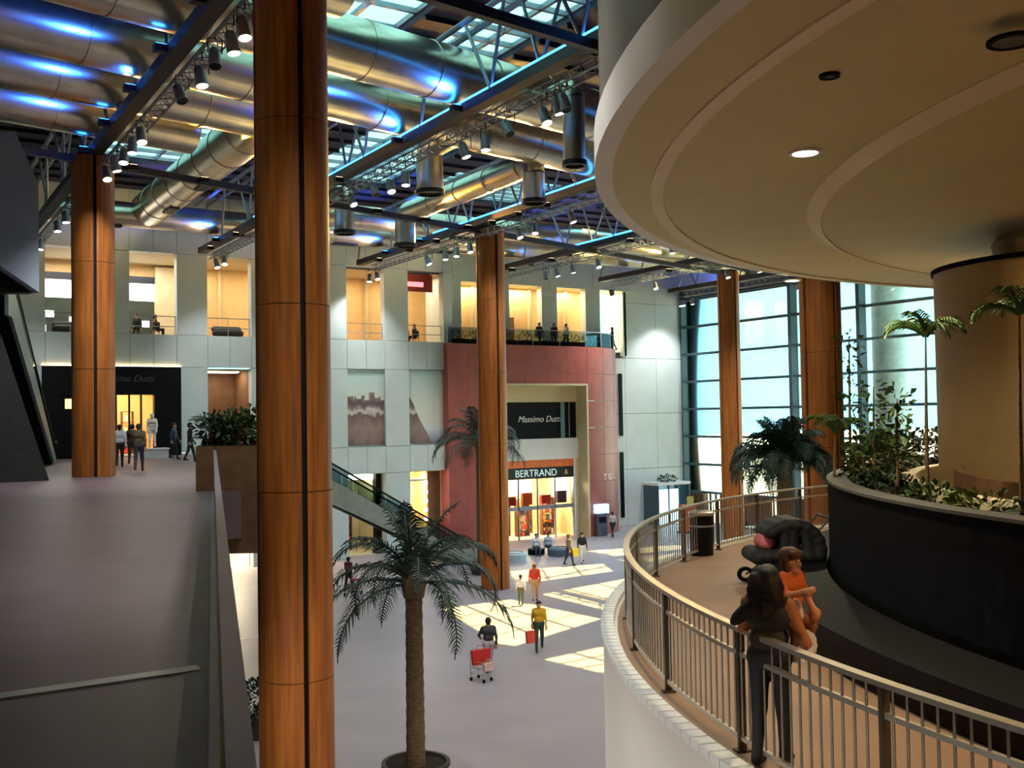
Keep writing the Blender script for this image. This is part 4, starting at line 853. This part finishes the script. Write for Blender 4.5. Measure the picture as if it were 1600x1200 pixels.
# ================================================================ PEOPLE
SK = (196, 146, 112)
def person(loc, head, label, top, bottom, hair=(40, 30, 24), h=1.7, pose='stand', step=.25, arms=None, res=.032, skin=SK, shoe=(36, 30, 28), sleeves='long', hairstyle='short', group=None, face=False, fat=1.0, lean=0, hs=1.0):
    s = h/1.72; e = tag(empty('person', loc, -head), label, 'person', group)
    pr = []; V3 = lambda *a: Vector(a)
    zh = .93 if pose != 'sit' else .5
    def add(a, b, ra, rb, t): pr.append((tuple(Vector(a)*s), tuple(Vector(b)*s), ra*s, rb*s, t))
    L_ = lambda z: lean*(z-zh)     # forward lean
    f = fat
    for sx in (-1, 1):
        st = step*sx
        hip = V3(sx*.09, 0, zh-.02)
        if pose == 'carry': kn = V3(sx*.17, .2, zh-.14); an = V3(sx*.15, .1, zh-.5)
        elif pose == 'sit': kn = V3(sx*.11, .42, zh); an = V3(sx*.11, .44, .08)
        else: kn = V3(sx*.1, st*.5+.03, .5); an = V3(sx*.1, st-.03 if st < 0 else st, .09+(.06 if st < -.1 else 0))
        add(hip, kn, .095*f, .066*f, 'bottom'); add(kn, an, .064*f, .046, 'bottom'); add(an+V3(0, -.02, -.035), an+V3(0, .15, -.05), .042, .036, 'shoe')
    add((-.085*f, 0, zh+.02), (.085*f, 0, zh+.02), .115*f, .115*f, 'bottom')
    add((-.06*f, L_(zh+.2), zh+.18), (.06*f, L_(zh+.2), zh+.18), .112*f, .112*f, 'top')
    add((-.1, L_(zh+.38), zh+.38), (.1, L_(zh+.38), zh+.38), .12, .12, 'top'); add((-.15, L_(zh+.5), zh+.5), (.15, L_(zh+.5), zh+.5), .062, .062, 'top')
    nb = V3(0, L_(zh+.52), zh+.52); hc = V3(0, L_(zh+.66)+.02, zh+.66+.02*hs)
    add0, hz = add, hc
    def add(a, b, ra, rb, t, add0=add0):
        if hs != 1 and a[2] > zh+.55: a = hz+(Vector(a)-hz)*hs; b = hz+(Vector(b)-hz)*hs; ra *= hs; rb *= hs
        add0(a, b, ra, rb, t)
    add(nb, hc+V3(0, 0, -.04), .056, .05, 'skin'); add(hc+V3(0, -.015, .03), hc+V3(0, .0, .005), .088, .08, 'skin'); add(hc+V3(0, .03, -.05), hc+V3(0, .045, -.075), .058, .045, 'skin'); add(hc+V3(0, .09, -.005), hc+V3(0, .1, -.025), .012, .016, 'skin')
    for sx in (-1, 1):
        add(hc+V3(sx*.085, 0, -.01), hc+V3(sx*.087, -.005, .02), .014, .018, 'skin')
        sh = V3(sx*.19, L_(zh+.5), zh+.49)
        if arms and sx in arms: el, wr = V3(*arms[sx][0]), V3(*arms[sx][1])
        else: el = V3(sx*.235, -.02-step*sx*.35+L_(zh+.2), zh+.21); wr = V3(sx*.24, .07-step*sx*.6+L_(zh), zh-.03)
        add(sh, el, .056, .045, 'skin' if sleeves == 'none' else 'top'); fa = 'top' if sleeves == 'long' else 'skin'; add(el, wr, .043, .03, fa)
        d = (wr-el).normalized(); hd = wr+d*.05; side = d.cross(V3(0, 1, 0)); side = side.normalized() if side.length > .2 else V3(1, 0, 0); nrm = side.cross(d)
        add(wr+d*.01, hd+d*.03, .03, .033, 'skin')
        fl = (.07, .08, .075, .055)
        for i in range(4):
            b0 = hd+d*.035+nrm*(.026*(i-1.5)*.9); k1 = b0+d*fl[i]*.55+side*(-.008*sx); add(b0, k1, .0095, .0085, 'skin'); add(k1, k1+d*fl[i]*.35-side*(.02*sx), .0085, .007, 'skin')
        add(hd-d*.01+nrm*.03, hd+d*.03+nrm*.055, .012, .0095, 'skin')
    mats = {'skin': colmat(skin), 'top': colmat(top), 'bottom': colmat(bottom), 'shoe': colmat(shoe)}
    b = blob_obj('body', pr, mats, res*s, e, k=.03)
    hp = []
    def ha(a, b_, ra, rb):
        a, b_, ra, rb = hc+(Vector(a)-hc)*hs, hc+(Vector(b_)-hc)*hs, ra*hs, rb*hs
        hp.append((tuple(Vector(a)*s), tuple(Vector(b_)*s), ra*s, rb*s, 'hair'))
    ha(hc+V3(0, -.03, .05), hc+V3(0, .0, .06), .095, .085); ha(hc+V3(0, -.045, .02), hc+V3(0, -.05, -.03), .082, .07)
    if hairstyle == 'long': ha(hc+V3(0, -.06, .0), hc+V3(0, -.1, -.24), .09, .07); ha(hc+V3(-.06, -.03, 0), hc+V3(-.08, -.04, -.18), .05, .04); ha(hc+V3(.06, -.03, 0), hc+V3(.08, -.04, -.18), .05, .04)
    if hairstyle == 'curly':
        rq = random.Random(5)
        for i in range(90): 
            c = hc+V3(rq.uniform(-.11, .11), rq.uniform(-.14, -.02), rq.uniform(-.26, .09)); ha(c, c+V3(rq.uniform(-.02, .02), rq.uniform(-.03, .02), -.05), .028, .02)
        for i in range(8): c = hc+V3(-.12-.02*i, -.1, -.2-.02*i); ha(c, c+V3(-.03, 0, -.03), .045, .03)
    if hairstyle == 'bob': ha(hc+V3(-.075, -.01, .02), hc+V3(-.085, .0, -.08), .035, .03); ha(hc+V3(.075, -.01, .02), hc+V3(.085, .0, -.08), .035, .03); ha(hc+V3(-.05, .06, .075), hc+V3(.05, .06, .075), .03, .03)
    blob_obj('hair', hp, {'hair': colmat(hair)}, max(.018, res*.8)*s, e, k=.03)
    if face:
        for sx in (-1, 1): MB().lathe([(0, -.008), (.009, -.004), (.011, 0), (.009, .004), (0, .008)], 10, tuple((hc+V3(sx*.032, .085, .012)*hs)*s), close=False).build('eye', colmat((30, 22, 18)), b, True)
        MB().tube([tuple((hc+V3(-.024, .078, -.058)*hs)*s), tuple((hc+V3(0, .09, -.06)*hs)*s), tuple((hc+V3(.024, .078, -.058)*hs)*s)], .006*s, 6).build('mouth', colmat((150, 70, 66)), b, True)
    return e
H_ = lambda a: RAD(a)
NV, BK, GY, WH, DN = (34, 38, 54), (26, 24, 26), (110, 108, 112), (222, 222, 224), (52, 64, 92)
# woman carrying a child at the terrace railing
w = at_z(1206, 1196, LT); c2d = Vector((w.x, w.y, LT)); cd = Vector((w.x, w.y, 0)).normalized()
wh = atan2(cd.x, cd.y)
rt = Vector((cd.y, -cd.x, 0))
person(c2d, wh+RAD(20), 'person with long dark hair seen from behind, carrying a child at the terrace railing', (52, 44, 38), (20, 20, 24), (34, 22, 18), 1.66, 'stand', .06, {1: ((.33, .0, 1.1), (.22, .26, 1.1)), -1: ((-.29, .14, 1.14), (-.06, .34, 1.16))}, .016, sleeves='none', hairstyle='curly', skin=(190, 112, 66), shoe=(30, 26, 24))
q = c2d+cd*.17+rt*.19+Vector((0, 0, 1.25-.93*.66))
person(q, wh+pi-RAD(55), 'child in an orange shirt carried on the arm of the dark haired person', (222, 106, 40), (150, 96, 70), (92, 58, 32), 1.135, 'carry', .0, {1: ((.3, .12, 1.22), (.2, .3, 1.26)), -1: ((-.27, .06, 1.16), (-.2, .2, 1.0))}, .02, sleeves='short', hairstyle='bob', face=True, skin=(206, 140, 100), shoe=(236, 230, 222), hs=1.32)
def cloth(loc, label, sx, sy, sz, seed):
    rnd = random.Random(seed); pr = []
    for i in range(9): a = Vector((rnd.uniform(-sx, sx), rnd.uniform(-sy, sy), rnd.uniform(0, sz))); b_ = a+Vector((rnd.uniform(-.05, .05), rnd.uniform(-.03, .03), -rnd.uniform(.03, .1))); pr.append((tuple(a), tuple(b_), .03, .022, 'c'))
    e = tag(empty('white_cloth', loc), label, 'cloth'); blob_obj('fold', pr, {'c': colmat((236, 228, 220))}, .012, e, .02)
cloth(c2d+cd*.02+rt*.2+Vector((0, 0, 1.3)), 'crumpled white cloth on the shoulder between the dark haired person and the child', .06, .03, .12, 1)
cloth(c2d+cd*.05+rt*.34+Vector((0, 0, .98)), 'white cloth hanging beside the carried child', .04, .03, .14, 2)
# stroller
sp = at_z(1226, 914, LT); e = tag(empty('baby_stroller', (sp.x, sp.y, LT), RAD(-122)), 'dark baby stroller with a pink bundle parked by the planter wall', 'stroller')
pb_ = [((-.26, -.4+.13*i, .46), (.26, -.4+.13*i, .46), .11, .11, 'a') for i in range(7)]
pb_ += [((-.28, .05+.36*cos(RAD(10*i)), .58+.36*sin(RAD(10*i))), (.28, .05+.36*cos(RAD(10*i)), .58+.36*sin(RAD(10*i))), .08, .08, 'a') for i in range(0, 15, 2)]
pb_ += [((sx, .05+.2*j, .5), (sx, .05+.16*j, .84), .07, .05, 'a') for sx in (-.29, .29) for j in (-.6, 0, 1)]
blob_obj('hood_and_seat', pb_, {'a': colmat((18, 20, 30))}, .03, e, .05)
blob_obj('pink_bundle', [((-.12, -.25, .66), (.12, -.25, .66), .12, .12, 'a'), ((.0, -.12, .76), (.02, -.12, .78), .1, .1, 'a')], {'a': colmat((206, 110, 116))}, .025, e, .04)
fr = MB(); 
for sx in (-.28, .28): fr.tube([(sx, -.45, .12), (sx, .3, .75), (sx, .55, 1.02)], .014, 6); fr.tube([(sx, .4, .1), (sx, -.1, .5)], .014, 6)
fr.tube([(-.28, .55, 1.02), (.28, .55, 1.02)], .02, 6).build('frame', 'dark_steel', e)
for sx in (-.3, .3):
    for sy in (-.45, .42): MB().lathe([(.06, -.02), (.11, -.025), (.12, 0), (.11, .025), (.06, .02)], 14).build('wheel', 'black', e, True, (sx, sy, .12)).rotation_euler = (0, pi/2, 0)
e.scale = (1.3, 1.3, 1.15)
# litter bin
lb = at_z(1097, 867, LT); e = tag(empty('litter_bin', (lb.x, lb.y, LT)), 'black round litter bin with a pale lid on the terrace', 'bin')
MB().lathe([(0, 0), (.24, 0), (.25, .82), (.2, .84), (0, .84)], 24, close=False).build('body', 'black', e, True); MB().lathe([(0, .84), (.27, .84), (.28, .9), (.22, .93), (0, .94)], 24, close=False).build('lid', 'rail', e, True); MB().lathe([(.245, .6), (.258, .6), (.258, .64), (.245, .64)], 24).build('band', 'steel', e, True)
# people on the atrium floor
def floor_person(px_, py_, z, *a, **k): p = at_z(px_, py_, z); return person((p.x, p.y, z), *a, **k)
floor_person(764, 1052, 0, H_(200+180), 'man in a dark and grey top walking away pushing a trolley on the atrium floor', (54, 54, 60), (190, 186, 190), BK, 1.75, 'stand', .24, {-1: ((-.28, .14, 1.16), (-.2, .34, 1.05))})
tr = at_z(752, 1064, 0); e = tag(empty('shopping_trolley', (tr.x, tr.y, 0), RAD(20)), 'small wire trolley pushed by the man in the dark top', 'trolley')
mb = MB()
for z in (.3, .5, .72): mb.tube([(-.25, -.35, z), (.25, -.35, z), (.28, .35, z), (-.28, .35, z), (-.25, -.35, z)], .014, 5)
mb.build('basket', 'rail', e); mb = MB()
for sx in (-.24, .24): mb.tube([(sx, -.35, .1), (sx, -.35, .72)], .016, 5); mb.tube([(sx, .35, .1), (sx, .42, 1.0)], .016, 5)
mb.tube([(-.24, .42, 1.0), (.24, .42, 1.0)], .02, 6).tube([(-.24, -.35, .14), (-.24, .35, .14)], .014, 5).tube([(.24, -.35, .14), (.24, .35, .14)], .014, 5).build('frame', 'rail', e)
for sx in (-.24, .24):
    for sy in (-.35, .35): MB().lathe([(.02, -.02), (.07, -.02), (.07, .02), (.02, .02)], 12).build('wheel', 'black', e, True, (sx, sy, .07)).rotation_euler = (0, pi/2, 0)
e.scale = (.74, .74, .85)
def bag(p, c, label, w=.16, h=.34):
    e = tag(empty('shopping_bag', p), label, 'bag', 'shopping bags'); MB().extr([(-w, -.07, 0), (w, -.07, 0), (w*1.1, -.05, h), (-w*1.1, -.05, h)], (0, .13, 0)).build('body', colmat(c), e); MB().tube([(-w*.6, 0, h), (-w*.4, 0, h+.12), (w*.4, 0, h+.12), (w*.6, 0, h)], .01, 5).build('handle', colmat(c), e)
bag((tr.x, tr.y, .52), (200, 44, 40), 'big red bag lying in the trolley', .3, .45); bag((tr.x+.12, tr.y-.25, .36), (226, 190, 180), 'pale pink bag under the red one in the trolley', .16, .22)
floor_person(843, 1017, 0, H_(212), 'man in a yellow shirt and dark waistcoat carrying a red bag', (206, 160, 36), (36, 62, 58), BK, 1.72, 'stand', .22)
p_ = at_z(829, 1010, .3); bag((p_.x, p_.y, .42), (214, 70, 50), 'red bag held by the man in the yellow shirt', .15, .4)
floor_person(836, 940, 0, H_(30), 'woman in a red top walking on the bright floor patch', (206, 60, 34), (190, 150, 110), (120, 70, 40), 1.66, 'stand', .2)
floor_person(814, 946, 0, H_(30), 'child in a white shirt walking beside the woman in red', WH, (90, 100, 80), (70, 48, 34), 1.32, 'stand', .2)
floor_person(889, 884, 0, H_(100), 'person in a grey brown jacket before the bookshop with a yellow bag', (128, 110, 84), NV, (70, 60, 50), 1.7, 'stand', .22)
floor_person(910, 880, 0, H_(200), 'person in a dark top and white trousers before the bookshop', BK, WH, BK, 1.66, 'stand', .2)
p_ = at_z(899, 872, .4); bag((p_.x, p_.y, .5), (232, 200, 40), 'yellow bag carried before the bookshop', .17, .42)
floor_person(545, 926, 0, H_(60), 'person in a dark red coat pushing a pushchair left of the front palm', (90, 36, 40), NV, BK, 1.66, 'stand', .22)
p_ = at_z(552, 931, 0); e = tag(empty('pushchair', (p_.x, p_.y, 0), RAD(-50)), 'small pink pushchair left of the front palm', 'pushchair')
blob_obj('seat', [((-.2, 0, .4), (.2, 0, .4), .1, .1, 'a'), ((-.2, .25, .7), (.2, .25, .7), .07, .07, 'a')], {'a': colmat((190, 70, 110))}, .035, e, .06)
mb = MB(); 
for sx in (-.24, .24): mb.tube([(sx, -.35, .1), (sx, .2, .65), (sx, .45, 1.0)], .016, 5); mb.tube([(sx, .35, .1), (sx, -.05, .4)], .016, 5)
mb.build('frame', 'dark_steel', e)
for sx in (-.25, .25):
    for sy in (-.35, .35): MB().lathe([(.03, -.02), (.1, -.02), (.1, .02), (.03, .02)], 12).build('wheel', 'black', e, True, (sx, sy, .1)).rotation_euler = (0, pi/2, 0)
for px_, py_, l, t, b_ in ((838, 868, 'person in a white top sitting by the low round bench', WH, DN), (857, 866, 'person in a pale blue top sitting by the low round bench', (170, 190, 206), NV)): floor_person(px_, py_, 0, H_(200), l, t, b_, BK, 1.68, 'sit')
bn = at_z(838, 866, 0); e = tag(empty('round_bench', (bn.x, bn.y, 0)), 'low round grey bench behind the slim column', 'bench')
MB().lathe([(0, 0), (.5, 0), (.5, .32), (0, .32)], 24, close=False).build('base', 'dark_wall', e, True); MB().lathe([(0, .32), (.3, .32), (.32, .44), (0, .44)], 28, close=False).build('seat', colmat((120, 136, 140)), e, True)
for px_, py_, c, l in ((803, 876, (190, 210, 214), 'pale round planter bench left of the seated people'), (876, 868, (90, 104, 120), 'dark blue grey round seat right of the seated people')):
    p_ = at_z(px_, py_, 0); e = tag(empty('round_pouffe', (p_.x, p_.y, 0)), l, 'pouffe'); MB().lathe([(0, 0), (.7, 0), (.75, .4), (.6, .45), (0, .45)], 24, close=False).build('body', colmat(c), e, True); MB().lathe([(.5, .44), (.6, .44), (.6, .5), (.5, .5)], 24).build('rim', 'steel', e, True)
# machine on the drum wall and person beside it
mp_ = at_y(932, 815, 55.6); e = tag(empty('cash_machine', (41.75, 55.8, 0)), 'cash machine with a blue screen on the red drum wall', 'cash machine')
MB().box(-.4, .4, -.2, .12, 0, 1.5).build('cabinet', colmat((96, 96, 110)), e); MB().box(-.5, .5, -.3, .1, 1.55, 2.15).build('blue_sign', 'screen_blue', e); MB().box(-.3, .3, -.22, -.2, .9, 1.3).build('screen', 'black', e)
person((41.9, 54.7, 0), H_(10), 'person in a pale top using the cash machine at the red drum', (190, 176, 180), BK, BK, 1.68)
for i, xx in enumerate((0, .5)): pass
zz = tag(empty('wall_marks', (42.78, 56.27, 3.9), RAD(21)), 'two small white marks on the curved red wall', 'sign'); text('mark', 'T G', .62, (0, 0, 0), (pi/2, 0, 0), 'paint_white', zz)
# people on the gallery
for px_, py_, hd, l, t, b_, hh in ((187, 731, 10, 'person in a white shirt and black trousers on the gallery beside the column', WH, BK, 1.7), (217, 737, 20, 'person in a brown jacket walking on the gallery', (84, 70, 46), (58, 50, 60), 1.72), (207, 727, 20, 'person in dark clothes walking just behind the brown jacket', (40, 36, 34), BK, 1.7),
                                   (272, 718, 120, 'person in a blue grey shirt before the black shop', (74, 80, 100), BK, 1.72), (297, 722, 100, 'person in black standing by the gallery planter box', BK, (36, 44, 50), 1.72)):
    floor_person(px_, py_, L1, H_(hd), l, t, b_, BK, hh, 'stand', .2)
mq = at_z(238, 716, L1); person((mq.x, mq.y, L1+.5), H_(200), 'white shop mannequin posed beside the golden doorway', (238, 230, 214), (238, 230, 214), (238, 230, 214), 1.7, skin=(238, 230, 214), shoe=(230, 220, 200))
e = tag(empty('mannequin_plinth', (mq.x, mq.y, L1)), 'low white plinth under the shop mannequin', 'plinth'); MB().box(-.7, .7, -.4, .4, .0, .44).build('block', 'paint_white', e); MB().box(-.75, .75, -.45, .45, .44, .5).build('top', 'paint_white', e)
sp_ = at_z(112, 712, L1); person((sp_.x, sp_.y, L1), H_(100), 'person in a dark red top sitting at a small gallery table', (70, 30, 34), BK, (150, 110, 80), 1.68, 'sit')
e = tag(empty('cafe_table', (sp_.x-.75, sp_.y-.3, L1)), 'small round table with pale top beside the seated gallery person', 'table'); MB().lathe([(0, .7), (.4, .7), (.4, .74), (0, .74)], 20, close=False).build('table_top', 'cream', e); MB().tube([(0, 0, .02), (0, 0, .7)], .03, 8).build('pedestal', 'dark_steel', e); MB().lathe([(0, 0), (.25, 0), (.25, .02), (0, .02)], 16, close=False).build('foot', 'dark_steel', e)
def chair(p, rz, label, c=(40, 40, 44), group='dark chairs'):
    e = tag(empty('cafe_chair', p, rz), label, 'chair', group); MB().box(-.21, .21, -.21, .21, .42, .46).build('seat', colmat(c), e); MB().box(-.21, .21, -.23, -.19, .5, .88).build('backrest', colmat(c), e)
    for sx in (-.19, .19):
        for sy in (-.19, .19): MB().tube([(sx, sy, 0), (sx, sy, .88 if sy < 0 else .42)], .014, 5).build('leg', 'dark_steel', e)
chair((sp_.x, sp_.y, L1), RAD(-100), 'dark chair under the seated gallery person')
# upper gallery silhouettes and terrace diners
for i, (x_, y_, t, l, ps) in enumerate(((12.2, 57.6, (50, 50, 56), 'person in a dark jacket sitting in the upper opening above the black shop', 'sit'), (13.2, 57.8, (96, 70, 60), 'person in a brown top sitting in the upper opening above the black shop', 'sit'), (9.6, 57.7, (30, 30, 34), 'dark dressed person in the far left upper opening', 'sit'),
        (28.3, 57.6, (28, 28, 36), 'person in black sitting in the upper opening above the cliff poster', 'sit'), (29.1, 57.8, (44, 44, 60), 'person in dark blue sitting in the upper opening above the cliff poster', 'sit'))):
    y_ += .35; person((x_, y_, L2), H_(random.choice((90, 200, 270))), l, t, BK, BK, 1.72, ps)
    chair((x_, y_, L2), 0, 'dark chair in the upper openings under the '+l[:l.index(' in the ')] if ' in the ' in l else l, group='upper gallery chairs')
for i, (px_, l, t) in enumerate(((843, 'diner in a grey top standing on the red drum terrace', (80, 88, 80)), (866, 'diner in a dark top on the red drum terrace', (60, 58, 66)), (885, 'diner in a white top on the red drum terrace', WH), (957, 'diner in black near the rounded end of the red drum terrace', (40, 40, 46)))):
    p_ = at_y(px_, 540, 58.2 if i < 3 else 59.2); person((p_.x, p_.y, L2), H_(180+40*i), l, t, BK, BK, 1.72)
for i, b in enumerate((8.6, 16.9)): # dark planters/seating in left openings
    e = tag(empty('gallery_sofa', (b+.2, 57.7, L2)), ['dark seat in the far left upper opening', 'dark seat with a plant in the upper opening left of the big column'][i], 'sofa'); blob_obj('cushion', [((-.7, 0, .35), (.7, 0, .35), .2, .2, 'a'), ((-.7, .3, .6), (.7, .3, .6), .16, .16, 'a')], {'a': colmat((34, 36, 38))}, .06, e, .08)
    for sx in (-.6, .6): MB().box(sx-.05, sx+.05, -.1, .3, 0, .2).build('leg', 'dark_steel', e)
# cafe by the glazed wall
e = tag(empty('orange_stand', (35.6, 33.2, 0)), 'orange menu stand by the far terrace railing', 'stand')
op = at_x(1075, 840, 47.5); e.location = (op.x, op.y, 0); MB().box(-.55, .55, -.3, .3, .1, 1.9).build('panel', colmat((206, 92, 44)), e); MB().box(-.65, .65, -.4, .4, 0, .1).build('base', 'black', e); MB().box(-.3, .3, -.33, -.3, 1.9, 2.5).build('header', colmat((190, 170, 80)), e)
for i, (px_, l, t, ps) in enumerate(((1040, 'person in dark clothes near the glass entrance box', BK, 'stand'), (1185, 'person in purple seated by the cafe glazing', (70, 60, 90), 'sit'), (1163, 'person in black seated by the cafe glazing', BK, 'sit'), (1236, 'person in dark blue beside the palm trunk at the cafe', NV, 'stand'))):
    p_ = at_x(px_, 800, 49.5 if i else 50.5); person((p_.x, p_.y, 0), H_(200+60*i), l, t, BK, BK, 1.7, ps)
    if ps == 'sit': chair((p_.x, p_.y, 0), 1.0, 'dark chair under the %s person at the cafe' % ('purple clad' if i == 1 else 'black clad'), group='cafe chairs')
for i, px_ in enumerate((1174, 1205)):
    p_ = at_x(px_, 810, 48.6); e = tag(empty('cafe_table', (p_.x, p_.y, 0)), ['cafe table between the seated people by the glazing', 'cafe table just left of the palm trunk'][i], 'table'); MB().lathe([(0, .7), (.45, .7), (.45, .74), (0, .74)], 20, close=False).build('table_top', 'paint_white', e); MB().tube([(0, 0, .02), (0, 0, .7)], .03, 8).build('pedestal', 'dark_steel', e); MB().lathe([(0, 0), (.28, 0), (.28, .02), (0, .02)], 16, close=False).build('foot', 'dark_steel', e)
